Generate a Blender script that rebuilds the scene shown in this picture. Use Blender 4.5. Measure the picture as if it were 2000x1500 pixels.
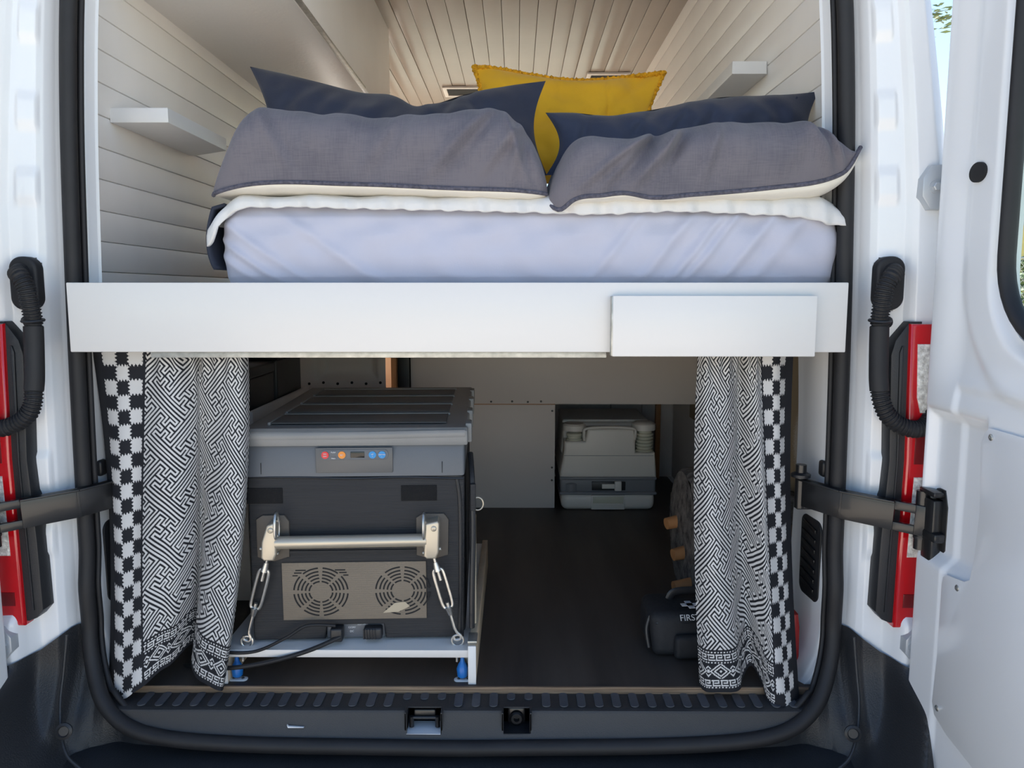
import bpy, bmesh, math, random
import numpy as np
from mathutils import Vector, Matrix, noise
for o in list(bpy.data.objects): bpy.data.objects.remove(o)
SC = bpy.context.scene
COL = SC.collection
R = math.radians
rnd = random.Random(7)

# ------------------------------------------------------------------ camera
FPX = 1500.0
CAM = Vector((.115, 0, .83)); PITCH = math.atan(180/FPX); YAW = math.atan(8/FPX)
cd = bpy.data.cameras.new('camera'); cam = bpy.data.objects.new('camera', cd); COL.objects.link(cam)
cam.location = CAM; cam.rotation_euler = (math.pi/2-PITCH, 0, YAW)
cd.sensor_width = 36; cd.lens = FPX/2000*36; cd.clip_start = .02; cd.clip_end = 500
SC.camera = cam
_fw = Vector((-math.sin(YAW)*math.cos(PITCH), math.cos(YAW)*math.cos(PITCH), -math.sin(PITCH)))
_rt = Vector((math.cos(YAW), math.sin(YAW), 0)); _up = _rt.cross(_fw)
def sight(u, v, Y):
    """measured photo point brought to its real depth Y in metres"""
    d = _fw+_rt*((u-1000)/FPX)+_up*((750-v)/FPX)
    return CAM+d*((Y-CAM.y)/d.y)

# ------------------------------------------------------------------ sky, sun, exposure
SUN_EL, SUN_AZ = R(46), R(-24)          # sun stands over the front of the van, a little to the left
w = bpy.data.worlds.new('sky'); SC.world = w; w.use_nodes = True
nt = w.node_tree; bg = nt.nodes['Background']
sky = nt.nodes.new('ShaderNodeTexSky'); sky.sky_type = 'NISHITA'; sky.sun_disc = False
sky.sun_elevation = SUN_EL; sky.sun_rotation = SUN_AZ; sky.air_density = 1.0; sky.dust_density = .4; sky.ozone_density = 1.8
nt.links.new(sky.outputs[0], bg.inputs[0]); bg.inputs[1].default_value = .105
sd = bpy.data.lights.new('sun', 'SUN'); sd.energy = 6.5; sd.angle = R(.6); sd.color = (1, .95, .87)
sun = bpy.data.objects.new('sun', sd); COL.objects.link(sun)
sv = Vector((math.sin(SUN_AZ)*math.cos(SUN_EL), math.cos(SUN_AZ)*math.cos(SUN_EL), math.sin(SUN_EL)))
sun.rotation_euler = sv.to_track_quat('Z', 'Y').to_euler()
vs = SC.view_settings; vs.view_transform = 'Standard'; vs.look = 'None'; vs.gamma = 1; vs.exposure = 1.5; vs.use_curve_mapping = False

# ------------------------------------------------------------------ materials
MAT = {}
def mat(name, col, rough=.5, metal=0, var=.06, vs_=8, bump=0, bs=60, spec=.5, coat=0, sheen=0, col2=None, detail=4, stretch=(1,1,1)):
    m = bpy.data.materials.new(name); m.use_nodes = True; t = m.node_tree; b = t.nodes['Principled BSDF']
    tc = t.nodes.new('ShaderNodeTexCoord'); mp = t.nodes.new('ShaderNodeMapping'); mp.inputs['Scale'].default_value = stretch
    t.links.new(tc.outputs['Object'], mp.inputs[0])
    n = t.nodes.new('ShaderNodeTexNoise'); n.inputs['Scale'].default_value = vs_; n.inputs['Detail'].default_value = detail
    t.links.new(mp.outputs[0], n.inputs['Vector'])
    r = t.nodes.new('ShaderNodeValToRGB'); r.color_ramp.elements[0].position = .3; r.color_ramp.elements[1].position = .7
    c2 = col2 or tuple(min(1, c*(1+var)) for c in col); c1 = tuple(c*(1-var) for c in col) if not col2 else col
    r.color_ramp.elements[0].color = (*c1, 1); r.color_ramp.elements[1].color = (*c2, 1)
    t.links.new(n.outputs['Fac'], r.inputs[0]); t.links.new(r.outputs[0], b.inputs['Base Color'])
    b.inputs['Roughness'].default_value = rough; b.inputs['Metallic'].default_value = metal
    b.inputs['Specular IOR Level'].default_value = spec; b.inputs['Coat Weight'].default_value = coat; b.inputs['Coat Roughness'].default_value = .06
    b.inputs['Sheen Weight'].default_value = sheen
    if bump:
        n2 = t.nodes.new('ShaderNodeTexNoise'); n2.inputs['Scale'].default_value = bs; n2.inputs['Detail'].default_value = 3
        t.links.new(mp.outputs[0], n2.inputs['Vector'])
        bp = t.nodes.new('ShaderNodeBump'); bp.inputs['Strength'].default_value = bump; bp.inputs['Distance'].default_value = .004
        t.links.new(n2.outputs['Fac'], bp.inputs['Height']); t.links.new(bp.outputs[0], b.inputs['Normal'])
    MAT[name] = m; return m
mat('van_paint', (.83,.85,.87), .28, coat=.5, var=.015, vs_=3)
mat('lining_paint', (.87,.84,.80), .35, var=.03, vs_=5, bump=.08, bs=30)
mat('ceiling_shaded_white', (.39,.34,.295), .33, var=.04, vs_=5, bump=.1, bs=30)  # white boards; dim, warm indoor light is mixed into this darker colour
mat('locker_paint', (.74,.72,.69), .3, var=.03, vs_=4, bump=.15, bs=90)
mat('gloss_white', (.74,.715,.685), .3, var=.02, vs_=6, bump=.1, bs=45, stretch=(.3,1,1))
mat('shelf_white', (.80,.80,.79), .45, var=.03, vs_=9)
mat('panel_grey_white', (.70,.645,.61), .5, var=.05, vs_=3, bump=.08, bs=25, stretch=(.3,1,1))
mat('ply_floor', (.034,.028,.026), .48, var=.3, vs_=9, col2=(.080,.064,.054), bump=.25, bs=40, stretch=(1,.12,1), detail=8)
mat('ply_edge', (.14,.085,.05), .7, vs_=40, col2=(.36,.25,.16), stretch=(.15,1,9), detail=8)
mat('tan_bounce', (.62,.36,.19), .5)  # orange tan for unseen surfaces, chosen to bounce warm sunlight onto the ceiling
mat('black_plastic', (.018,.019,.022), .42, var=.15, vs_=10, bump=.12, bs=400)
mat('sill_plastic', (.030,.031,.034), .5, var=.15, vs_=6, bump=.2, bs=500)
mat('rib_plastic', (.075,.082,.095), .5, var=.1, vs_=30)
mat('bumper_plastic', (.022,.024,.028), .45, var=.25, vs_=5, bump=.25, bs=350)
mat('rubber', (.013,.013,.015), .62, var=.15, vs_=20)
mat('black_metal', (.012,.012,.013), .33, var=.1, coat=.2)
mat('dark_void', (.012,.012,.013), .8)
mat('galv', (.45,.45,.42), .45, metal=.8, var=.2, vs_=60, bump=.1, bs=120)
mat('zinc', (.62,.60,.56), .32, metal=.9, var=.12, vs_=80)
mat('steel', (.55,.55,.53), .3, metal=.9, var=.1, vs_=50)
mat('hinge_grey', (.50,.53,.56), .35, metal=.3, var=.05)
mat('red_lens', (.55,.005,.010), .12, var=.1, coat=1)
mat('red_dark', (.16,.004,.006), .2, coat=1)
mat('clear_lens', (.75,.73,.66), .12, var=.4, vs_=120, coat=1, bump=.8, bs=150)
mat('sheet', (.49,.50,.60), .75, var=.02, vs_=4, sheen=.2, bump=.06, bs=300)
mat('cream_cotton', (.74,.70,.62), .85, var=.03, sheen=.2, bump=.1, bs=200)
mat('white_cotton', (.70,.69,.68), .85, var=.03, sheen=.2, bump=.2, bs=120)
mat('navy_cotton', (.022,.030,.060), .75, var=.12, vs_=10, sheen=.15, bump=.12, bs=250)
mat('navy_blanket', (.02,.026,.045), .8)
mat('yellow_cotton', (.80,.44,.012), .8, var=.06, vs_=9, sheen=.2, bump=.12, bs=300)
mat('yellow_trim', (.72,.36,.01), .9, var=.25, vs_=120, bump=.9, bs=200)
mat('warm_wood', (.42,.20,.08), .55, var=.2, vs_=6, stretch=(1,1,.2))
mat('orange_wood', (.50,.17,.06), .6, var=.2)
mat('raw_timber', (.66,.52,.36), .65, var=.12, vs_=15, stretch=(1,1,.2))
mat('fridge_cover', (.026,.026,.028), .7, var=.1, vs_=8, bump=.5, bs=60, stretch=(.1,.1,9))
mat('fridge_plastic', (.12,.13,.145), .45, var=.05, bump=.08, bs=400)
mat('fridge_lid', (.24,.24,.235), .42, var=.06, bump=.1, bs=400)
mat('fridge_lid_inset', (.11,.108,.106), .5, var=.08, bump=.1, bs=400)
mat('panel_face', (.115,.115,.115), .4)
mat('velcro', (.008,.008,.009), .95, bump=.6, bs=500)
mat('champagne', (.56,.50,.40), .38, metal=.55, var=.06)
mat('mesh_tan', (.22,.18,.135), .65, var=.1, bump=.3, bs=300)
mat('socket_brown', (.10,.085,.07), .6)
mat('beige_lining', (.50,.42,.30), .6, var=.06)
mat('btn_red', (.75,.03,.04), .4); mat('btn_orange', (.85,.28,.03), .4); mat('btn_blue', (.01,.26,.62), .4)
mat('display', (.008,.008,.008), .15)
mat('blue_plastic', (.01,.15,.50), .35)
mat('print_white', (.80,.80,.80), .6)
mat('toilet_light', (.78,.75,.69), .4, var=.02)
mat('toilet_dark', (.22,.23,.25), .45, var=.04)
mat('toilet_cream', (.62,.62,.50), .4)
mat('bag_black', (.014,.015,.018), .75, var=.2, vs_=12, bump=.5, bs=60)
mat('tan_card', (.30,.235,.15), .7, var=.05)
mat('red_plastic', (.42,.02,.02), .4)
mat('ground', (.56,.49,.41), .9, var=.1, vs_=1.5, bump=.4, bs=40)
mat('shed_wall', (.78,.60,.22), .7); mat('shed_roof', (.45,.45,.40), .5, metal=.3)
mat('shed_blue', (.22,.58,.60), .6)
mat('leaf', (.10,.14,.05), .6, var=.4, vs_=3); mat('bark', (.20,.15,.11), .8)
mat('curtain_black', (.012,.013,.018), .85)

def special(name): m = bpy.data.materials.new(name); m.use_nodes = True; MAT[name] = m; return m, m.node_tree, m.node_tree.nodes['Principled BSDF']
# grey linen: woven threads of slate and pale brown
m, t, b = special('grey_linen')
tc = t.nodes.new('ShaderNodeTexCoord')
mix = []
for sc_ in ((900,40,60),(40,900,900)):
    mp = t.nodes.new('ShaderNodeMapping'); mp.inputs['Scale'].default_value = sc_
    t.links.new(tc.outputs['Object'], mp.inputs[0]); n = t.nodes.new('ShaderNodeTexNoise'); n.inputs['Scale'].default_value = .45; n.inputs['Detail'].default_value = 2
    t.links.new(mp.outputs[0], n.inputs['Vector']); mix.append(n)
n3 = t.nodes.new('ShaderNodeTexNoise'); n3.inputs['Scale'].default_value = 9; t.links.new(tc.outputs['Object'], n3.inputs['Vector'])
a1 = t.nodes.new('ShaderNodeMath'); a1.operation = 'ADD'; t.links.new(mix[0].outputs['Fac'], a1.inputs[0]); t.links.new(mix[1].outputs['Fac'], a1.inputs[1])
a2 = t.nodes.new('ShaderNodeMath'); a2.operation = 'MULTIPLY_ADD'; a2.inputs[1].default_value = .4; t.links.new(a1.outputs[0], a2.inputs[0]); t.links.new(n3.outputs['Fac'], a2.inputs[2])
rp = t.nodes.new('ShaderNodeValToRGB'); rp.color_ramp.elements[0].position = .65; rp.color_ramp.elements[1].position = 1.1
rp.color_ramp.elements[0].color = (.098,.093,.117,1); rp.color_ramp.elements[1].color = (.150,.138,.158,1)
t.links.new(a2.outputs[0], rp.inputs[0]); t.links.new(rp.outputs[0], b.inputs['Base Color']); b.inputs['Roughness'].default_value = .9; b.inputs['Sheen Weight'].default_value = .15
bp = t.nodes.new('ShaderNodeBump'); bp.inputs['Strength'].default_value = .25; bp.inputs['Distance'].default_value = .002
t.links.new(a1.outputs[0], bp.inputs['Height']); t.links.new(bp.outputs[0], b.inputs['Normal'])
# woven curtain: dyed threads carried by the mesh attribute, fine weave from nodes
m, t, b = special('curtain_weave')
at_ = t.nodes.new('ShaderNodeAttribute'); at_.attribute_name = 'thread'
tc = t.nodes.new('ShaderNodeTexCoord'); n = t.nodes.new('ShaderNodeTexNoise'); n.inputs['Scale'].default_value = 420; t.links.new(tc.outputs['Object'], n.inputs['Vector'])
ad = t.nodes.new('ShaderNodeMath'); ad.operation = 'MULTIPLY_ADD'; ad.inputs[1].default_value = .3; t.links.new(n.outputs['Fac'], ad.inputs[0]); t.links.new(at_.outputs['Fac'], ad.inputs[2])
rp = t.nodes.new('ShaderNodeValToRGB'); rp.color_ramp.elements[0].position = .42; rp.color_ramp.elements[1].position = .78
rp.color_ramp.elements[0].color = (.010,.011,.016,1); rp.color_ramp.elements[1].color = (.66,.65,.64,1)
t.links.new(ad.outputs[0], rp.inputs[0]); t.links.new(rp.outputs[0], b.inputs['Base Color']); b.inputs['Roughness'].default_value = .85
# weathered log: long cracks
m, t, b = special('weathered_log')
tc = t.nodes.new('ShaderNodeTexCoord'); mp = t.nodes.new('ShaderNodeMapping'); mp.inputs['Scale'].default_value = (2.5,14,14); t.links.new(tc.outputs['Object'], mp.inputs[0])
n = t.nodes.new('ShaderNodeTexNoise'); n.inputs['Scale'].default_value = 2.2; n.inputs['Detail'].default_value = 9; n.inputs['Roughness'].default_value = .7; t.links.new(mp.outputs[0], n.inputs['Vector'])
rp = t.nodes.new('ShaderNodeValToRGB'); e = rp.color_ramp.elements; e[0].position = .36; e[0].color = (.012,.011,.010,1); e[1].position = .7; e[1].color = (.27,.25,.23,1)
x_ = e.new(.46); x_.color = (.11,.10,.095,1)
t.links.new(n.outputs['Fac'], rp.inputs[0]); t.links.new(rp.outputs[0], b.inputs['Base Color']); b.inputs['Roughness'].default_value = .8
bp = t.nodes.new('ShaderNodeBump'); bp.inputs['Strength'].default_value = .9; bp.inputs['Distance'].default_value = .01; t.links.new(n.outputs['Fac'], bp.inputs['Height']); t.links.new(bp.outputs[0], b.inputs['Normal'])
# window glass: thin pane, mostly clear, a little mirror
m, t, b = special('pane_glass'); t.nodes.remove(b)
tr = t.nodes.new('ShaderNodeBsdfTransparent'); tr.inputs[0].default_value = (.86,.92,.90,1); gl = t.nodes.new('ShaderNodeBsdfGlossy'); gl.inputs['Roughness'].default_value = .02
n = t.nodes.new('ShaderNodeTexNoise'); n.inputs['Scale'].default_value = 4; mm = t.nodes.new('ShaderNodeMath'); mm.operation = 'MULTIPLY'; mm.inputs[1].default_value = .14; t.links.new(n.outputs['Fac'], mm.inputs[0])
mx = t.nodes.new('ShaderNodeMixShader'); t.links.new(mm.outputs[0], mx.inputs[0]); t.links.new(tr.outputs[0], mx.inputs[1]); t.links.new(gl.outputs[0], mx.inputs[2]); t.links.new(mx.outputs[0], t.nodes['Material Output'].inputs[0])

# ------------------------------------------------------------------ mesh helpers
def mk(name, me, material, parent=None, smooth=35):
    """link a mesh (or bmesh) as ONE object"""
    if isinstance(me, bmesh.types.BMesh):
        bm = me; bmesh.ops.recalc_face_normals(bm, faces=bm.faces[:]); me = bpy.data.meshes.new(name); bm.to_mesh(me); bm.free()
    if material and not me.materials: me.materials.append(MAT[material])
    if smooth is not None and len(me.polygons):
        me.polygons.foreach_set('use_smooth', [True]*len(me.polygons)); me.set_sharp_from_angle(angle=R(smooth))
    o = bpy.data.objects.new(name, me); COL.objects.link(o)
    if parent: o.parent = parent
    return o
def tag(o, label, cat, group=None):
    o['label'] = label; o['category'] = cat
    if group: o['group'] = group
    return o
def thing(name, label, cat, loc=(0,0,0), rz=0, group=None):
    o = bpy.data.objects.new(name, None); COL.objects.link(o); o.location = loc; o.rotation_euler = (0,0,rz); o.empty_display_size = .1
    return tag(o, label, cat, group)
def struct(o): o['kind'] = 'structure'; return o
def copy_obj(o, parent=None, loc=None):
    c = o.copy(); COL.objects.link(c)
    if parent is not None: c.parent = parent
    if loc is not None: c.location = loc
    return c
def box(x0,x1,y0,y1,z0,z1, bev=0, seg=2, bm=None, M=None):
    b = bmesh.new()
    bmesh.ops.create_cube(b, size=1)
    for v in b.verts: v.co = Vector(((x0+x1)/2+v.co.x*(x1-x0), (y0+y1)/2+v.co.y*(y1-y0), (z0+z1)/2+v.co.z*(z1-z0)))
    if bev: bmesh.ops.bevel(b, geom=b.edges[:], offset=bev, segments=seg, affect='EDGES', profile=.5)
    if M: bmesh.ops.transform(b, matrix=M, verts=b.verts[:])
    if bm is not None:
        me = bpy.data.meshes.new('tmp'); b.to_mesh(me); b.free(); bm.from_mesh(me); bpy.data.meshes.remove(me); return bm
    return b
def tube(path, r, n=12, caps=True, closed=False, bm=None, sq=None):
    """swept round tube; r number or list; sq=(a,b) stretches the section"""
    bm = bm or bmesh.new(); P = [Vector(p) for p in path]; N = len(P); rings = []
    prev = None
    for i, p in enumerate(P):
        a = P[(i-1) % N] if (i > 0 or closed) else P[i]; c = P[(i+1) % N] if (i < N-1 or closed) else P[i]
        d = (c-a).normalized()
        if prev is None:
            up = Vector((0,0,1)) if abs(d.z) < .9 else Vector((0,1,0)); s = d.cross(up).normalized()
        else: s = (prev-d*prev.dot(d)).normalized()
        prev = s; q = d.cross(s); rr = r[i] if isinstance(r, (list, tuple)) else r
        kx, ky = sq or (1, 1)
        rings.append([bm.verts.new(p+s*(rr*kx*math.cos(2*math.pi*k/n))+q*(rr*ky*math.sin(2*math.pi*k/n))) for k in range(n)])
    for i in range(N if closed else N-1):
        A, B = rings[i], rings[(i+1) % N]
        for k in range(n): bm.faces.new((A[k], A[(k+1) % n], B[(k+1) % n], B[k]))
    if caps and not closed: bm.faces.new(rings[0][::-1]); bm.faces.new(rings[-1])
    return bm
def cyl(p0, p1, r, n=20, bm=None, r2=None):
    return tube([p0, p1], [r, r2 if r2 is not None else r], n, bm=bm)
def lathe(prof, n=28, bm=None, M=None):
    """prof = [(r,z)...] about z"""
    new = bm is None; b = bmesh.new(); rings = []
    for r, z in prof: rings.append([b.verts.new((r*math.cos(2*math.pi*k/n), r*math.sin(2*math.pi*k/n), z)) for k in range(n)])
    for A, B in zip(rings, rings[1:]):
        for k in range(n): b.faces.new((A[k], A[(k+1) % n], B[(k+1) % n], B[k]))
    b.faces.new(rings[0][::-1]); b.faces.new(rings[-1])
    if M: bmesh.ops.transform(b, matrix=M, verts=b.verts[:])
    if new: return b
    me = bpy.data.meshes.new('tmp'); b.to_mesh(me); b.free(); bm.from_mesh(me); bpy.data.meshes.remove(me); return bm
def prism(poly, d0, d1, axis='y', bev=0, bm=None, seg=2):
    """polygon extruded along an axis; poly in the other two axes (x,z) / (y,z) / (x,y)"""
    f = {'y': lambda a, b, d: (a, d, b), 'x': lambda a, b, d: (d, a, b), 'z': lambda a, b, d: (a, b, d)}[axis]
    b = bmesh.new(); A = [b.verts.new(f(p[0], p[1], d0)) for p in poly]; B = [b.verts.new(f(p[0], p[1], d1)) for p in poly]; n = len(poly)
    b.faces.new(A); b.faces.new(B[::-1])
    for i in range(n): b.faces.new((A[i], A[(i+1) % n], B[(i+1) % n], B[i]))
    bmesh.ops.recalc_face_normals(b, faces=b.faces[:])
    if bev:
        ed = [e for e in b.edges if e.verts[0] in A and e.verts[1] in A or e.verts[0] in B and e.verts[1] in B]
        bmesh.ops.bevel(b, geom=ed, offset=bev, segments=seg, affect='EDGES', profile=.5)
    if bm is None: return b
    me = bpy.data.meshes.new('tmp'); b.to_mesh(me); b.free(); bm.from_mesh(me); bpy.data.meshes.remove(me); return bm
def rrect(x0, x1, z0, z1, r, n=6):
    out = []
    for cx, cz, a in ((x1-r, z1-r, 0), (x0+r, z1-r, 90), (x0+r, z0+r, 180), (x1-r, z0+r, 270)):
        for k in range(n+1): t_ = R(a+90*k/n); out.append((cx+r*math.cos(t_), cz+r*math.sin(t_)))
    return out
def grid(name, X, Y, Z, material, parent=None, keep=None, smooth=60, attr=None, uv=None):
    """mesh from 2-D numpy arrays of coordinates"""
    h, w_ = X.shape; co = np.stack([X, Y, Z], -1).reshape(-1, 3).astype(np.float32)
    i = np.arange(h*w_).reshape(h, w_); q = np.stack([i[:-1,:-1], i[:-1,1:], i[1:,1:], i[1:,:-1]], -1).reshape(-1, 4)
    if keep is not None: q = q[keep.reshape(-1)]
    me = bpy.data.meshes.new(name); me.vertices.add(len(co)); me.vertices.foreach_set('co', co.ravel())
    me.loops.add(q.size); me.loops.foreach_set('vertex_index', q.ravel().astype(np.int32))
    me.polygons.add(len(q)); me.polygons.foreach_set('loop_start', np.arange(0, q.size, 4, dtype=np.int32)); me.polygons.foreach_set('loop_total', np.full(len(q), 4, dtype=np.int32))
    me.update(calc_edges=True); me.validate()
    if attr is not None:
        a = me.attributes.new('thread', 'FLOAT', 'POINT'); a.data.foreach_set('value', attr.astype(np.float32).ravel())
    return mk(name, me, material, parent, smooth)
def solid(o, th, off=-1):
    m_ = o.modifiers.new('thickness', 'SOLIDIFY'); m_.thickness = th; m_.offset = off; return o
def ip(x, pts):
    xs = [p[0] for p in pts]; ys = [p[1] for p in pts]; return np.interp(x, xs, ys)
def sip(x, pts):
    """smooth (Catmull-Rom style) interpolation through points"""
    xs = np.array([p[0] for p in pts], float); ys = np.array([p[1] for p in pts], float)
    m_ = np.gradient(ys, xs); x = np.clip(np.asarray(x, float), xs[0], xs[-1]); k = np.clip(np.searchsorted(xs, x)-1, 0, len(xs)-2)
    h = xs[k+1]-xs[k]; t_ = (x-xs[k])/h
    return (2*t_**3-3*t_**2+1)*ys[k]+(t_**3-2*t_**2+t_)*h*m_[k]+(-2*t_**3+3*t_**2)*ys[k+1]+(t_**3-t_**2)*h*m_[k+1]
def sst(a, b, x): t_ = np.clip((x-a)/(b-a), 0, 1); return t_*t_*(3-2*t_)
def npnoise(X, Y, Z, s):
    out = np.empty(X.size); f = s
    for i, (a, b, c) in enumerate(zip(X.ravel(), Y.ravel(), Z.ravel())): out[i] = noise.noise((a*f, b*f, c*f))
    return out.reshape(X.shape)
def screw(name, p, nrm, parent, r=.005, material='zinc'):
    M = Matrix.Translation(p) @ Vector(nrm).to_track_quat('Z', 'Y').to_matrix().to_4x4()
    b = lathe([(r,0),(r,.0012),(r*.7,.0025),(r*.35,.0027),(r*.3,.0012)], 14, M=M); return mk(name, b, material, parent)
def hexbolt(name, p, nrm, parent, r=.008, material='hinge_grey'):
    M = Matrix.Translation(p) @ Vector(nrm).to_track_quat('Z', 'Y').to_matrix().to_4x4()
    b = lathe([(r*1.5,0),(r*1.5,.002)], 20, M=M); lathe([(r,.002),(r,.008),(r*.8,.009)], 6, bm=b, M=M); return mk(name, b, material, parent, 20)
def text_mesh(name, body, size, M, material, parent):
    cu = bpy.data.curves.new(name, 'FONT'); cu.body = body; cu.size = size; cu.align_x = 'CENTER'; cu.align_y = 'CENTER'; cu.extrude = .0004
    to = bpy.data.objects.new('tmp_text', cu); me = bpy.data.meshes.new_from_object(to); bpy.data.objects.remove(to); bpy.data.curves.remove(cu)
    me.transform(M); return mk(name, me, material, parent, None)

# ------------------------------------------------------------------ ground and what lies beyond
g = bmesh.new(); GZ = -.60
box(-40,40,-30,60,GZ-.1,GZ, bm=g); struct(mk('ground', g, 'ground', smooth=None))

# ------------------------------------------------------------------ inner lining of the van
PITCHB = .0662
def wall_x(z): return .803-max(0, z-.85)*.085
fl = struct(mk('floor', box(-.80,.80,1.537,5.25,-.014,0,.001), 'ply_floor'))
mk('plywood_edge', box(-.745,.748,1.531,1.537,-.013,.0025,.0015), 'ply_edge', fl)
fv = struct(mk('floor_front_bounce', box(-.80,.80,3.55,5.25,0,.004), 'tan_bounce'))  # unseen tan sheet added over the floor to throw warm bounce upward
plank_me = {}
SUN_GAP = (3.95, 4.65)                     # unseen doorway gap added left, behind the locker, letting sun onto the ceiling
def side_wall(name, sgn):
    spans = [(1.66,5.25)] if sgn > 0 else [(1.66,SUN_GAP[0]),(SUN_GAP[1],5.25)]
    wl = None; tilt = math.atan(.085)
    poly = [(wall_x(z)+.014, z) for z in (.70,.85,1.2,1.86)]+[(wall_x(z)+.024, z) for z in (1.86,1.2,.85,.70)]
    q = bmesh.new()
    for y0, y1 in spans: prism([(sgn*a_, b_) for a_, b_ in poly], y0, y1, 'y', bm=q)
    wl = struct(mk(name, q, 'dark_void'))
    for y0, y1 in spans:
        me = None
        for i in range(17):
            z0 = .742+i*PITCHB
            if z0+PITCHB > 1.87: break
            x = wall_x(z0+PITCHB/2)+.007
            if me is None:
                o = mk('wall_plank', box(-.007,.007,0,y1-y0-.01,-PITCHB/2+.0003,PITCHB/2-.0003,.0036,2), 'lining_paint', wl); me = o.data
            else: o = bpy.data.objects.new('wall_plank', me); COL.objects.link(o); o.parent = wl
            o.location = (sgn*x, y0+.008+rnd.uniform(-.006,.006), z0+PITCHB/2); o.rotation_euler = (0, -sgn*tilt if z0 > .85 else 0, 0)
    return wl
wall_l = side_wall('wall_left', -1); wall_r = side_wall('wall_right', 1)
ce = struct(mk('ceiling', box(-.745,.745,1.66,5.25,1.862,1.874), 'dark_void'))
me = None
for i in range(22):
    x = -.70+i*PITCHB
    if me is None: o = mk('ceiling_plank', box(-PITCHB/2+.0003,PITCHB/2-.0003,0,3.58,0,.012,.0036,2), 'ceiling_shaded_white', ce); me = o.data
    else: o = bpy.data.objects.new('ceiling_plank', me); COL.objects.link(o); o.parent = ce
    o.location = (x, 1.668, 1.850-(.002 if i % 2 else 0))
# roof vents let into the ceiling boards far inside
for u, v, wd, lb in ((905,178,.16,'white framed dark vent slot in the ceiling above the navy pillows'), (1185,152,.16,'dark narrow slot in the ceiling behind the yellow cushion')):
    d = sight(u, v, 1); d = d-CAM; k = (1.846-CAM.z)/d.z; p = CAM+d*k
    vt = thing('ceiling_vent', lb, 'vent', (p.x, p.y, 1.838))
    f = bmesh.new()
    for a in ((-wd/2-.02,wd/2+.02,-.09,-.07),(-wd/2-.02,wd/2+.02,.07,.09),(-wd/2-.02,-wd/2,-.07,.07),(wd/2,wd/2+.02,-.07,.07)): box(*a, 0, .010, .002, bm=f)
    mk('vent_frame', f, 'lining_paint', vt); mk('vent_opening', box(-wd/2,wd/2,-.07,.07,.006,.010), 'dark_void', vt)
# lower side walls under the bed: bare metal left, tan card right
lw = struct(mk('wall_left_lower', box(-.835,-.822,1.70,SUN_GAP[0],0,.74), 'panel_grey_white'))
m, t, b = special('tan_card_worn')
tc = t.nodes.new('ShaderNodeTexCoord'); n1 = t.nodes.new('ShaderNodeTexNoise'); n1.inputs['Scale'].default_value = 260; t.links.new(tc.outputs['Object'], n1.inputs['Vector'])
vsub = t.nodes.new('ShaderNodeVectorMath'); vsub.operation = 'DISTANCE'; vsub.inputs[1].default_value = (.80,1.77,.47); t.links.new(tc.outputs['Object'], vsub.inputs[0])
mu = t.nodes.new('ShaderNodeMath'); mu.operation = 'MULTIPLY_ADD'; mu.inputs[1].default_value = .06; t.links.new(n1.outputs['Fac'], mu.inputs[0]); t.links.new(vsub.outputs['Value'], mu.inputs[2])
rp = t.nodes.new('ShaderNodeValToRGB'); e = rp.color_ramp.elements; e[0].position = .115; e[0].color = (.44,.40,.34,1); e[1].position = .135; e[1].color = (.27,.21,.13,1)
t.links.new(mu.outputs[0], rp.inputs[0]); t.links.new(rp.outputs[0], b.inputs['Base Color']); b.inputs['Roughness'].default_value = .75
struct(mk('wall_right_lower', box(.80,.815,1.60,3.0,.34,.84), 'tan_card_worn'))
struct(mk('wall_right_base', box(.822,.835,1.60,5.25,0,.74), 'panel_grey_white'))
# unseen front end, added with a windscreen to let daylight in
wf = bmesh.new()
for a in ((-.82,.82,0,.75),(-.82,.82,1.62,1.88),(-.82,-.68,.75,1.62),(.68,.82,.75,1.62)): box(a[0],a[1],5.25,5.29,a[2],a[3], bm=wf)
struct(mk('wall_front', wf, 'tan_bounce'))
wn = struct(mk('window_1', box(-.68,.68,5.265,5.27,.75,1.62), 'pane_glass'))
f = bmesh.new()
for a in ((-.70,.70,.73,.76),(-.70,.70,1.61,1.64),(-.70,-.67,.76,1.61),(.67,.70,.76,1.61)): box(a[0],a[1],5.24,5.30,a[2],a[3],.004, bm=f)
mk('window_frame', f, 'rubber', wn)
# partition under the bed and the toilet recess
wb = struct(mk('wall_back', box(-.30,.80,2.915,2.925,.41,.84), 'dark_void'))
mk('upper_panel', box(-.285,.80,2.895,2.915,.405,.84,.002), 'panel_grey_white', wb)
mk('lower_panel', box(-.285,.264,2.893,2.913,0,.4035,.002), 'panel_grey_white', wb)
mk('panel_joint', box(-.285,.264,2.8945,2.899,.4025,.4065,.001), 'warm_wood', wb)
for x, z in ((.02,.415),(.10,.416),(.16,.414),(.21,.416),(.253,.38),(.253,.16),(.253,.11)): screw('screw', (x, 2.8945 if z > .4 else 2.8925, z), (0,-1,0), wb, .004, 'black_metal')
rs = struct(mk('wall_recess', box(.20,.86,3.42,3.44,0,.84), 'panel_grey_white'))
for i, x in enumerate((.26,.40,.54,.68)): mk('recess_board', box(x,x+.136,3.405,3.42,.0,.84,.002), 'panel_grey_white', rs)
struct(mk('wall_recess_side', box(.185,.20,2.915,3.44,0,.84), 'panel_grey_white'))
pf = thing('recess_frame', 'reddish brown timber frame at the right of the toilet recess', 'frame', (0,0,0))
mk('upright', box(.735,.757,3.37,3.395,.02,.42,.002), 'warm_wood', pf); mk('bottom_rail', box(.63,.757,3.37,3.395,.0,.022,.002), 'warm_wood', pf)
st = thing('timber_stud', 'brown timber stud left of the white partition behind the fridge', 'post', (0,0,0))
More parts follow.
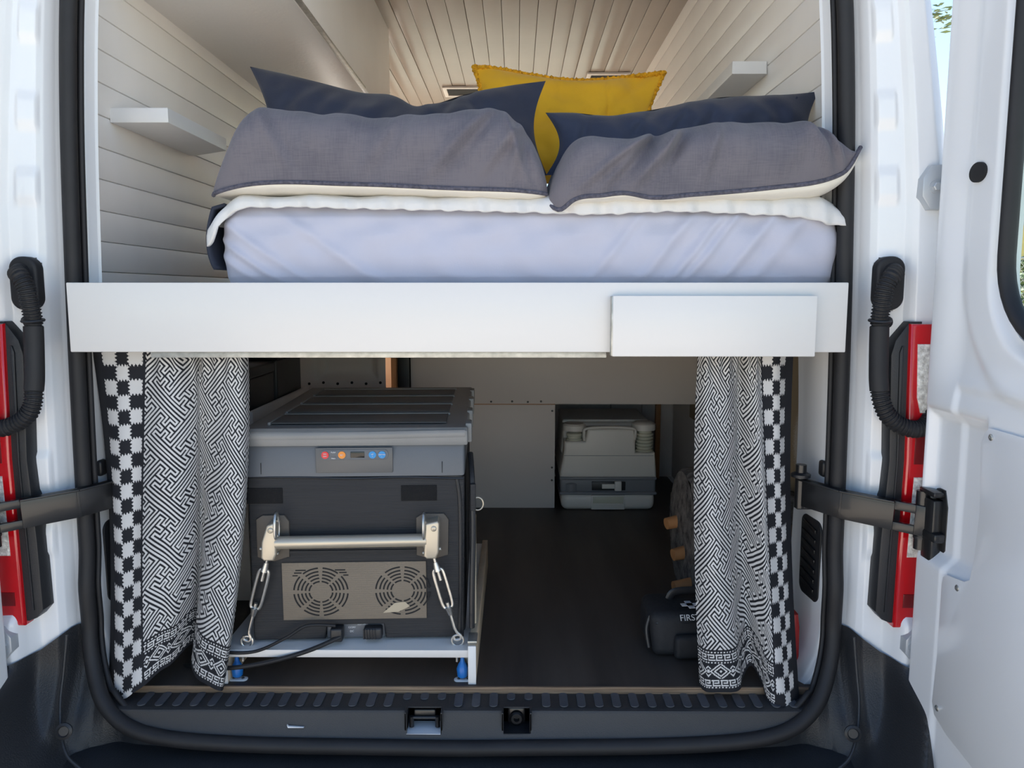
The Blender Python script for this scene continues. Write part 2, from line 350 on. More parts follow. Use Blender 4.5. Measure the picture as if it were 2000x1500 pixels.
mk('stud', box(-.352,-.332,2.85,2.90,0,.84,.002), 'warm_wood', st); mk('stud_shadow_board', box(-.332,-.288,2.88,2.92,0,.84,.002), 'black_plastic', st)
mp_ = thing('inner_body_panel', 'grey pressed metal body panel with bolt holes behind the fridge lid', 'panel', (0,0,0))
xs = np.linspace(-.72,-.36,60); zs = np.linspace(.30,.84,80); X, Z = np.meshgrid(xs, zs)
d = np.maximum(abs(X+.50)-.10, abs(Z-.65)-.13); grid('pressed_sheet', X, 2.78+.03*sst(.02,-.02,d), Z, 'panel_grey_white', mp_)
for i in range(6): mk('bolt_hole', cyl((-.64+.052*i,2.778,.497+.004*(i%2)),(-.64+.052*i,2.781,.497+.004*(i%2)),.005,12), 'dark_void', mp_)

# ------------------------------------------------------------------ overhead locker
LX = -.387; LZ = 1.50
lk = thing('overhead_locker', 'long white overhead locker along the left wall under the ceiling', 'cupboard', (0,0,0))
mk('bottom_panel', box(-.752,LX,1.67,3.14,LZ,LZ+.012,.002), 'locker_paint', lk)
mk('front_panel', box(LX-.012,LX+.004,1.665,3.14,LZ-.004,1.848,.002), 'lining_paint', lk)
mk('end_panel', box(-.745,LX,3.128,3.14,LZ,1.848,.002), 'lining_paint', lk)
mk('rear_panel', box(-.742,LX,1.665,1.677,LZ,1.848,.002), 'lining_paint', lk)
mk('edge_trim', box(LX-.006,LX+.007,1.665,2.62,LZ-.007,LZ-.0005,.001), 'galv', lk)

# ------------------------------------------------------------------ wall shelves
def shelf(name, label, sgn, xi, xo, ya, yb, z, cut):
    t_ = thing(name, label, 'shelf', (0,0,0), group='small white shelves on the plank walls')
    poly = [(sgn*xi, ya), (sgn*xo, ya), (sgn*xo, ya+cut[0]), (sgn*(xi-cut[1]), yb), (sgn*xi, yb)]
    mk('shelf_board', prism(poly, z-.016, z+.016, 'z', .002), 'shelf_white', t_)
    mk('wall_cleat', box(min(sgn*xi,sgn*(xi+.006)),max(sgn*xi,sgn*(xi+.006)),ya+.01,yb,z-.014,z+.014,.001), 'shelf_white', t_)
shelf('wall_shelf', 'white wall shelf on the left plank wall above the mattress', -1, .772, .645, 1.73, 2.14, 1.213, (.34,.02))
shelf('wall_shelf', 'white wall shelf on the right plank wall behind the navy pillow', 1, .752, .665, 2.04, 2.75, 1.397, (.55,.02))

# ------------------------------------------------------------------ van body
van = thing('van_body', 'white van body around the open rear doorway', 'van', (0,0,0))
SEALX = [(-.2,.772),(.2,.772),(.4,.770),(.9,.760),(1.2,.748),(1.39,.734),(1.62,.705),(1.82,.66),(2.1,.60)]
PROF = [(-.022,1.71),(-.018,1.69),(-.012,1.60),(-.006,1.565),(.002,1.552),(.016,1.548),(.030,1.535),(.040,1.512),(.050,1.500),(.075,1.494),(.096,1.488),(.104,1.478),(.112,1.470),(.150,1.472),(.178,1.490),(.200,1.53),(.220,1.62),(.232,1.80),(.236,2.4),(.236,5.3)]
def pillar(sgn):
    pr = np.array(PROF); s0 = np.arange(len(pr)); s1 = np.unique(np.concatenate([np.linspace(0, 15, 150), np.arange(15, len(pr))])); a = np.interp(s1, s0, pr[:,0]); y = np.interp(s1, s0, pr[:,1])
    zs = np.unique(np.concatenate([np.linspace(-.025, 1.5, 165), np.linspace(1.5, 2.02, 14)])); A, Z = np.meshgrid(a, zs); Y = np.meshgrid(y, zs)[0]; sx = sip(zs, SEALX)[:,None]
    up = sst(.755,.80,Z); jam = (A < -.004)
    Y = np.where(jam, Y-(Y-1.562)*up*.78, Y); A2 = np.where(jam, A-.004*np.sin(Z*9)*(1-up), A)
    taper = ip(Z, [(0,1),(1.0,1),(1.2,.87),(1.36,.77),(1.8,.62),(2.1,.6)]); A2 = np.where(A > .016, .016+(A-.016)*taper, A2)
    curv = ip(zs, [(-.03,.695),(-.02,.710),(.011,.7375),(.061,.761),(.12,.772),(.2,.772)])[:,None]
    X = np.where((A < .003) & (Z < .2), np.minimum(sx, curv), sx)+A2
    Y = Y-.030*sst(.215,.175,Z)*sst(.082,.108,A)*sst(.30,.17,A)
    face = (A > .045) & (A < .105)
    for zc, h in ((1.33,.055),(1.17,.05),(1.03,.05),(.47,.07),(.33,.05)):              # pressings
        dd = np.maximum(abs(Z-zc)-h/2, abs(A-.064)-.017); Y = Y-np.where(face, .005*sst(.006,-.002,dd), 0)
    dd = np.hypot((A-.066)/.022, np.maximum(abs(Z-.845)-.024, 0)/.022); Y = Y-np.where(A > .03, .004*sst(1.5,1.2,dd), 0)+np.where(A > .03, .02*sst(1.02,.95,dd), 0)
    if sgn < 0: Y = np.minimum(Y, SUN_GAP[0])
    o = grid('rear_pillar', sgn*X, Y, Z, 'van_paint', van, smooth=50)
    return o
pillar(1); pillar(-1)
# roof and rear header
xs = np.linspace(-1,1,41); prof = [(1.50,1.80),(1.47,1.84),(1.47,1.93),(1.52,2.0),(1.7,2.04),(5.3,2.06)]
X = np.array([[.94*x for x in xs] for p in prof]); Y = np.array([[p[0] for x in xs] for p in prof]); Z = np.array([[p[1]-.12*abs(x)**5 for x in xs] for p in prof])
grid('roof', X, Y, Z, 'van_paint', van)
bx = bmesh.new(); box(-.90,.90,1.52,1.66,1.80,1.862, bm=bx); mk('header_rail', bx, 'van_paint', van)
bx = bmesh.new(); box(-.98,.98,1.75,5.35,-.30,-.10, bm=bx); box(-.785,.785,1.50,1.76,-.30,-.018, bm=bx); mk('underbody', bx, 'dark_void', van)
for s in (-1, 1):
    bx = bmesh.new(); box(min(s*.95,s*.99),max(s*.95,s*.99),1.62,5.35,-.30,.20, bm=bx); mk('side_skirt', bx, 'van_paint', van)
    # dark slot openings punched in the jamb
    for z in (1.272, 1.402):
        x = float(sip(z, SEALX))-.004
        mk('jamb_slot', box(min(s*x,s*(x-.003)),max(s*x,s*(x-.003)),1.563,1.570,z-.007,z+.007), 'dark_void', van)
# seal
SEALB = [(.774,1.526,.15),(.772,1.520,.11),(.761,1.506,.061),(.7375,1.483,.011),(.710,1.469,-.020),(.672,1.458,-.044),(.615,1.4495,-.059),(.53,1.445,-.068),(.38,1.4425,-.074),(.14,1.441,-.0765),(0,1.44,-.078)]
def seal_path():
    pts = []
    for z in np.linspace(1.80,.22,40): pts.append((-float(sip(z, SEALX)), 1.53 if z > .3 else 1.53-.01*(.3-z)/.08, z))
    pts += [(-x, y, z) for x, y, z in SEALB]
    full = pts+[(-x, y, z) for x, y, z in pts[-2::-1]]
    full += [(x, 1.53, 1.815) for x in np.linspace(.62,-.62,20)]
    return full
def smooth_path(P, k=4, closed=False):
    P = [Vector(p) for p in P]; out = []; n_ = len(P)
    for i in range(n_ if closed else n_-1):
        g_ = lambda j: P[j % n_] if closed else P[max(0, min(n_-1, j))]
        a, b, c, d = g_(i-1), g_(i), g_(i+1), g_(i+2)
        for j in range(k):
            t_ = j/k; out.append(.5*((2*b)+(c-a)*t_+(2*a-5*b+4*c-d)*t_*t_+(3*b-a-3*c+d)*t_**3))
    if not closed: out.append(P[-1])
    return out
SP = smooth_path(seal_path(), 3, True)
mk('door_seal', tube(SP, .0155, 14, closed=True, sq=(1,1)), 'rubber', van, 60)
mk('seal_lip', tube([p+Vector((-.014 if p.x > .3 else .014 if p.x < -.3 else 0, .018, .012 if p.z < 0 else 0)) for p in SP], .006, 8, closed=True), 'rubber', van, 60)
# sill cover: tread, riser, recesses
xs = np.linspace(-.765,.765,307)
_sb = SEALB[::-1]
def seal_z(x): return np.interp(abs(x), [p[0] for p in _sb], [p[2] for p in _sb])
def seal_y(x): return np.interp(abs(x), [p[0] for p in _sb], [p[1] for p in _sb])
PS = np.linspace(0,1,40); X, T = np.meshgrid(xs, PS); zl = np.minimum(seal_z(X)+.012, -.0145+0*X); yl = np.maximum(seal_y(X)+.006, 1.447)
Yp = np.interp(T, [0,.45,.52,.6,1], [1.537,1.476,1.468,1.463,0]); Zp = np.interp(T, [0,.45,.52,.6,1], [-.012,-.0125,-.0145,-.021,0])
k = np.clip((T-.52)/.48, 0, 1); Y = np.where(T <= .52, np.maximum(Yp, yl), 1.468*(1-k)+yl*k); Y = np.where(T > .52, np.maximum(1.468, yl)*(1-k)+yl*k, Y); Z = np.where(T <= .52, Zp, -.0145*(1-k)+zl*k-.004*np.sin(k*math.pi))
keep = np.ones((X.shape[0]-1, X.shape[1]-1), bool)
for x0, x1 in ((-.106,-.037),(.090,.143)):
    xm = (X[:-1,:-1]+X[1:,1:])/2; tm = (T[:-1,:-1]+T[1:,1:])/2; keep &= ~((xm > x0) & (xm < x1) & (tm > .40) & (tm < .87))
sill = mk('sill_cover', box(-.74,.74,1.50,1.53,-.06,-.014), 'sill_plastic', van); sill.data.materials.clear()
sill_face = grid('sill_tread', X, Y, Z, 'sill_plastic', sill, keep, 40)
sill.data.materials.append(MAT['sill_plastic'])
rib_long = prism(rrect(-.0088,.0088,0,.054,.0085), -.0005, .0018, 'z', .0006); rib_short = prism(rrect(-.0088,.0088,0,.026,.0085), -.0005, .0018, 'z', .0006)
ml = bpy.data.meshes.new('rib'); rib_long.to_mesh(ml); ms = bpy.data.meshes.new('rib'); rib_short.to_mesh(ms)
for q in (ml, ms): q.materials.append(MAT['rib_plastic'])
i = 0; x = -.655
while x < .70:
    sh = -.118 < x < -.028 or .078 < x < .155
    o = bpy.data.objects.new('rib', ms if sh else ml); COL.objects.link(o); o.parent = sill; o.location = (x, 1.505 if sh else 1.478, -.0115); x += .0362
# latch recesses
for x0, x1, white in ((-.106,-.037,True),(.090,.143,False)):
    c = bmesh.new(); zt, zb = -.0135, -.056
    box(x0,x1,1.500,1.504,zb,zt, bm=c); box(x0-.003,x0,1.455,1.503,zb,zt, bm=c); box(x1,x1+.003,1.455,1.503,zb,zt, bm=c)
    mk('latch_pocket', c, 'black_plastic', sill)
    mk('pocket_floor', box(x0,x1,1.452,1.50,zb-.002,zb+.001), 'van_paint' if white else 'black_plastic', sill)
    c = bmesh.new()
    for a in ((x0-.004,x0),(x1,x1+.004)): box(a[0],a[1],1.455,1.480,zb-.003,zt+.002,.001, bm=c)
    box(x0-.004,x1+.004,1.478,1.482,zt-.001,zt+.002,.001, bm=c); mk('pocket_rim', c, 'sill_plastic', sill)
    xm = (x0+x1)/2
    if white:
        c = cyl((x0+.008,1.475,-.033),(x1-.008,1.475,-.033),.0035); cyl((x0+.008,1.475,-.052),(x0+.008,1.475,-.030),.005, bm=c); cyl((x1-.008,1.475,-.052),(x1-.008,1.475,-.030),.005, bm=c)
        box(x0+.012,x1-.012,1.478,1.497,-.040,-.018,.004, bm=c); mk('striker', c, 'black_metal', sill)
    else:
        c = bmesh.new(); M = Matrix.Translation((xm,1.497,-.040)) @ Matrix.Rotation(R(90),4,'X')
        lathe([(.014,0),(.014,.012),(.011,.016),(.006,.016),(.005,.006)], 18, bm=c, M=M); box(xm-.018,xm+.018,1.492,1.499,-.056,-.022,.004, bm=c); mk('striker', c, 'black_metal', sill)

# white scuff on the riser
c = sight(566, 1420, 1.4525); mk('paint_scuff', prism([(c.x-.006,c.z+.004),(c.x-.003,c.z+.001),(c.x+.028,c.z-.001),(c.x+.028,c.z-.0018),(c.x-.004,c.z-.0022)], c.y, c.y+.004, 'y'), 'van_paint', sill)

# bumper with its step and scooped corners
bu = thing('rear_bumper', 'black plastic rear bumper step below the doorway', 'bumper', (0,0,0))
prof = [(1.50,-.098),(1.445,-.100),(1.40,-.112),(1.30,-.118),(1.24,-.122),(1.215,-.14),(1.21,-.20),(1.215,-.45)]
xs = np.linspace(-.80,.80,60); X = np.array([[x for x in xs] for p in prof]); Y = np.array([[p[0] for x in xs] for p in prof]); Z = np.array([[p[1]-(.003*math.sin(x*40) if p[0] < 1.3 else 0) for x in xs] for p in prof])
grid('step_pad', X, Y, Z, 'bumper_plastic', bu, smooth=40)
for s in (-1, 1):
    xs = np.linspace(.58,1.03,150); ts = np.linspace(0,1,120); X, T = np.meshgrid(xs, ts)
    ztop = ip(X, [(.58,-.072),(.672,-.052),(.710,-.028),(.7375,.004),(.758,.055),(.768,.12),(.774,.144),(.806,.140),(.831,.122),(.853,.106),(.885,.099),(.93,.098),(1.03,.11)])
    Z = ztop*(1-T)+(-.46)*T
    inner = np.interp(X-.772, [p[0] for p in PROF], [p[1] for p in PROF])-.030*sst(.082,.108,X-.772)-.010; inner = np.where(X < .785, np.minimum(ip(X, [(.58,1.475),(.672,1.484),(.71,1.494),(.7375,1.508),(.76,1.528),(.785,1.535)]), 1.535), np.minimum(inner, 1.535))
    inner = np.where(X > .95, 1.44+(X-.95)*1.2, inner)
    outy = ip(X, [(.73,1.215),(.80,1.235),(.88,1.30),(.95,1.37),(1.03,1.48)])
    el = np.hypot(np.maximum(X-.745,0)/.125, (Z-.11)/.235); r = sst(.93,1.12,el)*sst(.0,.10,T)
    scoop_y = inner-.10*sst(.10,-.16,Z)*sst(.70,.80,X)
    Y = scoop_y*(1-r)+np.minimum(outy+.06*np.clip((Z+.1)/.2,0,1),scoop_y-.004)*r
    grid('bumper_corner', s*X, Y, Z, 'bumper_plastic', bu, smooth=50)
    pth = [(s*.800,1.488,.135),(s*.804,1.474,.06),(s*.803,1.456,.01),(s*.79,1.43,-.04),(s*.768,1.408,-.075),(s*.738,1.40,-.098)]
    mk('moulding_line', tube(smooth_path(pth,5), .0035, 8), 'bumper_plastic', bu)
    M = Matrix.Translation((s*.776,1.418,-.030)) @ Vector((-s*.2,-1,.25)).to_track_quat('Z','Y').to_matrix().to_4x4()
    mk('fixing_clip', lathe([(.016,0),(.016,.004),(.011,.006),(.009,.003),(.004,.003)], 20, M=M), 'black_plastic', bu)

# tail lamps
for s, side in ((-1,'left'),(1,'right')):
    tl = thing('tail_lamp', ('red tail lamp with black surround at the left edge, below the conduit' if s < 0 else 'red tail lamp with black surround half hidden by the open right door'), 'lamp', (0,0,0), group='tail lamps')
    P = lambda L: [(s*a, b) for a, b in L]
    mk('housing', prism(P([(.829,.71),(.836,.738),(.861,.774),(.885,.774),(.885,.178),(.858,.176),(.842,.183),(.828,.20),(.830,.34),(.8375,.505)]), 1.462, 1.52, 'y', .003), 'black_plastic', tl)
    mk('housing_rib', prism(P([(.844,.715),(.848,.728),(.851,.728),(.8545,.50),(.848,.20),(.844,.20),(.8505,.50)]), 1.4585, 1.466, 'y', .001), 'black_plastic', tl)
    mk('red_lens', prism(P([(.859,.770),(.99,.770),(.99,.170),(.862,.170),(.864,.354),(.866,.507)]), 1.453, 1.51, 'y', .005, seg=3), 'red_lens', tl)
    mk('upper_clear_lens', prism(P([(.873,.732),(.975,.732),(.975,.60),(.886,.60),(.878,.63)]), 1.4505, 1.457, 'y', .002), 'clear_lens', tl)
    mk('lower_clear_lens', prism(P([(.882,.475),(.975,.475),(.975,.315),(.878,.315)]), 1.4505, 1.457, 'y', .002), 'clear_lens', tl)
    mk('reflector_band', prism(P([(.880,.585),(.975,.585),(.975,.50),(.880,.50)]), 1.4508, 1.456, 'y', .002), 'red_dark', tl)
    mk('lower_reflector', prism(P([(.876,.240),(.975,.240),(.975,.212),(.876,.212)]), 1.4508, 1.456, 'y', .002), 'red_dark', tl)
    # hinge plates on the body
    for z, x in ((1.022,.892),(.142,.903)):
        hp = mk('hinge_plate', prism([(s*(x+.030*math.cos(R(22.5+45*k))), z+(.044 if z > .5 else .036)*math.sin(R(22.5+45*k))) for k in range(8)], 1.452 if z > .5 else 1.430, 1.48, 'y', .003), 'hinge_grey', van)
        for dx, dz in (((-.004,0),) if z > .5 else ((-.012,.0),(.008,.02),(.008,-.02))): hexbolt('bolt', (s*(x+dx), 1.452 if z > .5 else 1.430, z+dz), (0,-1,0), hp, .008)

# vents low in the jamb
for s in (-1, 1):
    vg = thing('jamb_vent', 'black louvred vent grille low on the %s door jamb' % ('left' if s < 0 else 'right'), 'vent', (0,0,0), group='jamb vents')
    q = bmesh.new(); prism(rrect(1.575,1.668,.165,.345,.022), .0, .006, 'x', .002, bm=q)
    for v in q.verts: v.co.x = s*(.772-.012-.006*(v.co.y-1.60)/.09-v.co.x+.002)
    mk('grille_plate', q, 'black_plastic', vg)
    for i in range(7):
        z = .19+i*.022; q = box(1.590,1.655,-.001,.003,z,z+.008,.001)
        for v in q.verts: y, d = v.co.x, v.co.y; v.co = Vector((s*(.772-.012-.006*(y-1.60)/.09-.006-d), y, v.co.z+.15*(y-1.62)))
        mk('louvre', q, 'black_metal', vg)

# ------------------------------------------------------------------ rear doors, swung open square to the van
TRIM = [(1.236,.602),(1.244,.584),(1.234,.47),(1.239,.39),(1.2475,.349),(1.262,.340),(1.3165,.332),(1.326,.324),(1.3287,.310),(1.3275,.176),(1.3336,.084),(1.324,.064),(1.283,.050),(1.128,.030),(.76,.03),(.73,.06),(.73,.58),(.76,.612),(1.225,.612)]
TRIMS = ((1.2176,.598),(1.2794,.322),(1.3142,.082))
def rear_door(s, label):
    dr = thing('rear_door', label, 'door', (0,0,0), group='open rear doors')
    ys = np.unique(np.concatenate([np.linspace(.67,1.15,60), np.linspace(1.15,1.478,120)])); zs = np.linspace(-.22,1.92,330); Yg, Zg = np.meshgrid(ys, zs)
    low = ip(Zg, [(-.22,.13),(-.14,.10),(-.08,.082),(-.05,.04),(0,.016),(.08,.0),(1.92,0)])          # hinge-side edge runs in towards the foot
    e = 1.478-low-Yg                                                                          # distance from the hinge-side edge
    h = .004*sst(0,.006,e)+.030*sst(.036,.062,e)
    cut = np.where((Yg > .67), sst(.0,.02,Yg-.69), 0); h = h*(.4+.6*cut)
    # frame around the window stands a little prouder, then dips to the glass
    dw = np.maximum(abs(Yg-1.0)-(.255-.12), 0); dz_ = np.maximum(abs(Zg-1.24)-(.50-.12), 0); dwin = np.hypot(dw, dz_)-.12
    h = h+.006*sst(.10,.075,dwin)-.020*sst(.022,-.004,dwin)
    h = h-.016*sst(.064,.15,e)*sst(.62,.72,Zg)
    # pressed hollow below the window and the pocket of the check strap
    dp = np.maximum(abs(Yg-1.330)-.072, abs(Zg-.478)-.125); h = h-.022*sst(.022,-.006,dp)
    dt = np.maximum(abs(Yg-1.0)-.33, abs(Zg-.30)-.36); h = h-.006*sst(.01,-.006,dt)
    keep = (dwin[:-1,:-1] > -.004) & (e[:-1,:-1] > -.004)
    Yc = np.minimum(Yg, 1.478-low)
    X = .912-h
    grid('inner_skin', s*X, Yc, Zg, 'van_paint', dr, keep, 60)
    # outer skin with the window cut out
    cy, cz = 1.0, 1.24; out = [(.668,-.222),(1.34,-.222),(1.39,-.10),(1.455,-.02),(1.478,.08),(1.478,1.92),(.668,1.92)]
    N = 96; bm = bmesh.new(); o0, o1, i0, i1 = [], [], [], []
    angs = sorted(set([round(math.atan2(q[1]-cz, q[0]-cy), 5) for q in out]+[round(-math.pi+2*math.pi*k/N, 5) for k in range(N)]))
    def hit(poly, a):
        d = Vector((math.cos(a), math.sin(a))); best = None
        for i_ in range(len(poly)):
            p, q = Vector(poly[i_])-Vector((cy,cz)), Vector(poly[(i_+1) % len(poly)])-Vector((cy,cz)); w_ = q-p; den = d.x*w_.y-d.y*w_.x
            if abs(den) < 1e-9: continue
            t_ = (p.x*w_.y-p.y*w_.x)/den; u_ = (p.x*d.y-p.y*d.x)/den
            if t_ > 0 and -1e-6 <= u_ <= 1+1e-6 and (best is None or t_ > best): best = t_
        return (cy+d.x*best, cz+d.y*best)
    inn = rrect(cy-.255,cy+.255,cz-.50,cz+.50,.12,8)
    for a in angs:
        p, q = hit(out, a), hit(inn, a)
        o0.append(bm.verts.new((s*.914,*p))); o1.append(bm.verts.new((s*.927,*p))); i0.append(bm.verts.new((s*.899,*q))); i1.append(bm.verts.new((s*.927,*q)))
    n = len(angs)
    for k in range(n):
        j = (k+1) % n
        for A, B in ((o0,o1),(o1,i1),(i1,i0)): bm.faces.new((A[k],A[j],B[j],B[k]))
    mk('outer_skin', bm, 'van_paint', dr, 40)
    # window with rubber surround
    ring = rrect(cy-.247,cy+.247,cz-.492,cz+.492,.14,10)
    mk('window_rubber', tube([(s*.899,a,b) for a, b in ring], .0145, 10, closed=True, sq=(1,.7)), 'rubber', dr, 60)
    mk('window_glass', prism([(a, b) for a, b in rrect(cy-.25,cy+.25,cz-.495,cz+.495,.115,10)], s*.909, s*.913, 'x'), 'pane_glass', dr)
    # screwed trim panel
    x = .912-.0285
    tp = TRIM
    pn = mk('trim_panel', prism(tp, s*(x-.002), s*(x-.006), 'x', .0015), 'van_paint', dr)
    for y, z in TRIMS+((1.10,.60),(1.18,-.045),(.76,.30)): screw('screw', (s*(x-.006), y, z), (-s,0,0), pn, .0055, 'steel')
    # access hole
    mk('access_hole', prism([(1.318+.022*math.cos(a), 1.028+.0165*math.sin(a)) for a in np.linspace(0,2*math.pi,29)[:-1]], s*.883, s*.896, 'x'), 'dark_void', dr)
    # bracket of the check strap
    br = mk('strap_bracket', prism([(1.372,.470),(1.392,.470),(1.420,.462),(1.425,.44),(1.425,.335),(1.395,.300),(1.372,.300),(1.362,.36),(1.362,.44)], s*.906, s*.898, 'x', .002), 'black_metal', dr)
    mk('bracket_lip', box(min(s*.878,s*.90),max(s*.878,s*.90),1.362,1.415,.372,.390,.005), 'black_metal', br); mk('bracket_web', box(min(s*.880,s*.902),max(s*.880,s*.902),1.375,1.412,.325,.450,.005), 'black_metal', br)
    mk('bracket_lip', box(min(s*.878,s*.90),max(s*.878,s*.90),1.372,1.425,.455,.466,.004), 'black_metal', br)
    mk('roller', cyl((s*.884,1.418,.345),(s*.884,1.418,.458),.0125,20), 'black_metal', br)
    mk('roller_band', cyl((s*.884,1.418,.366),(s*.884,1.418,.371),.0138,20), 'black_plastic', br)
    hexbolt('bolt', (s*.898,1.385,.435), (-s,0,0), br, .006, 'black_metal')
    return dr
rear_door(1, 'open white rear door with a window at the right edge')
rear_door(-1, 'open white rear door almost out of view at the far left edge')

# check straps
for s in (-1, 1):
    cs = thing('door_check_strap', 'black steel check strap reaching from the %s jamb to its door' % ('left' if s < 0 else 'right'), 'strap', (0,0,0), group='door check straps')
    q = bmesh.new(); fl2 = bmesh.new(); hh = .029
    for (ax, ay), (bx_, by), (k0, k1) in (((.716,1.578),(.764,1.499),None),((.764,1.499),(.884,1.404),(.42,.90))) if False else ((( .716,1.578),(.764,1.499),(None,None)),((.764,1.499),(.884,1.404),(.64,.88))):
        p0, p1 = Vector((s*ax,ay,.412 if k0 is None else .409)), Vector((s*bx_,by,.409 if k0 is None else .402)); d = p1-p0; L = d.length
        M = Matrix.Translation(p0) @ Matrix.Rotation(math.atan2(d.y, d.x),4,'Z') @ Matrix.Rotation(-math.asin(d.z/L),4,'Y')
        if k0 is None: box(-.012,L+.004,-.005,.005,-hh,hh,.0015, bm=q, M=M); box(-.012,L,-.010,.010,hh-.004,hh,.001, bm=fl2, M=M)
        else:
            for x0_, x1_, z0_, z1_ in ((-.003,L*k0,-hh,hh),(L*k0,L*k1,-hh,-.012),(L*k0,L*k1,.012,hh),(L*k1,L,-hh,hh)): box(x0_,x1_,-.005,.005,z0_,z1_,.0008, bm=q, M=M)
            box(-.003,L*k0,-.010,.010,hh-.004,hh,.001, bm=fl2, M=M)
    mk('strap_bar', q, 'black_metal', cs); mk('strap_flange', fl2, 'black_metal', cs)
    mk('pivot_pin', cyl((s*.714,1.584,.378),(s*.714,1.584,.470),.011,18), 'black_metal', cs)
    mk('pivot_cap', lathe([(.020,0),(.020,.006),(.012,.01)], 20, M=Matrix.Translation((s*.714,1.584,.444))), 'black_plastic', cs)
    q = bmesh.new(); box(min(s*.755,s*.780),max(s*.755,s*.780),1.575,1.60,.444,.478,.006,3, bm=q); mk('stop_buffer', q, 'black_plastic', cs); mk('pivot_arm', box(min(s*.710,s*.765),max(s*.710,s*.765),1.586,1.602,.372,.384,.002), 'black_metal', cs)

# corrugated cable conduits on the pillars
def conduit(s, label):
    cc = thing('cable_conduit', label, 'hose', (0,0,0), group='cable conduits')
    mk('grommet', prism([(s*a, b) for a, b in rrect(.799,.853,.795,.897,.024,8)], 1.472, 1.50, 'y', .006, seg=3), 'rubber', cc)
    mk('grommet_neck', cyl((s*.828,1.472,.868),(s*.823,1.452,.862),.017,18, r2=.0165), 'rubber', cc)
    up = [(.826,1.458,.866),(.812,1.446,.856),(.802,1.444,.836),(.799,1.446,.81),(.798,1.45,.785),(.799,1.452,.765)]
    md = [(.799,1.452,.765),(.7995,1.450,.72),(.800,1.446,.67),(.802,1.444,.645)]
    lo = [(.802,1.444,.645),(.806,1.440,.622),(.818,1.438,.598),(.84,1.438,.580),(.868,1.436,.572),(.892,1.441,.578),(.912,1.455,.60)]
    if s < 0: lo = [(.802,1.444,.645),(.803,1.440,.622),(.812,1.438,.600),(.835,1.438,.582),(.865,1.436,.572),(.892,1.441,.578),(.912,1.455,.60)]
    def corr(pts, r):
        P = smooth_path([(s*a, b, c) for a, b, c in pts], 40); out = [P[0]]; acc = 0
        for a, b in zip(P, P[1:]):
            acc += (b-a).length
            if acc > .0011: out.append(b); acc = 0
        rr = [r*(1+.13*(1 if math.sin(i_*1.25) > 0 else -.3)) for i_ in range(len(out))]; return tube(out, rr, 16)
    mk('upper_corrugated_hose', corr(up, .0148), 'rubber', cc, 20); mk('sleeve', tube(smooth_path([(s*a, b, c) for a, b, c in md], 6), .0172, 20), 'rubber', cc); mk('lower_corrugated_hose', corr(lo, .0150), 'rubber', cc, 20)
    q = tube(smooth_path([(s*(.799+.0185*math.cos(a)), 1.452+.0185*math.sin(a), .776+.002*math.sin(a)) for a in np.linspace(0,2*math.pi,12)],2), .0026, 6); cyl((s*.816,1.456,.776),(s*.824,1.462,.778),.004, bm=q); mk('clip', q, 'black_plastic', cc)
    mk('fixing_plug', lathe([(.012,0),(.012,.004),(.006,.006)], 18, M=Matrix.Translation((s*.829,1.4905,.772)) @ Matrix.Rotation(R(90),4,'X')), 'rubber', cc)
conduit(1, 'black corrugated cable conduit looping to the right rear door'); conduit(-1, 'black corrugated cable conduit looping on the left rear pillar')

# ------------------------------------------------------------------ bed
bed = thing('bed_frame', 'raised white bed frame spanning the rear doorway', 'bed', (0,0,0))
mk('front_board', box(-.738,.742,1.462,1.482,.7155,.8475,.002), 'gloss_white', bed)
mk('metal_angle', box(-.595,.290,1.484,1.500,.703,.7155,.001), 'galv', bed)
mk('bed_deck', box(-.735,.735,1.484,3.52,.815,.845,.002), 'panel_grey_white', bed)
mk('cross_bearer', box(-.735,.735,1.500,1.53,.745,.815,.002), 'shelf_white', bed)
for x in (-.16, .176): mk('wood_block', box(x-.014,x+.014,2.20,2.24,.700,.815,.002), 'orange_wood', bed)
mk('cover_box', box(.2955,.676,1.440,1.4615,.709,.823,.002), 'gloss_white', bed)
mk('cover_box_side', box(.2935,.2965,1.441,1.4625,.710,.822,.0008), 'galv', bed)
q = prism([(.42,.737),(.72,.737),(.72,.722),(.66,.700),(.60,.698),(.52,.712)], 1.90, 1.92, 'y', .002); mk('lower_brace', q, 'shelf_white', bed)

# ------------------------------------------------------------------ bedding
MX0, MX1, MY = -.476, .764, 1.535
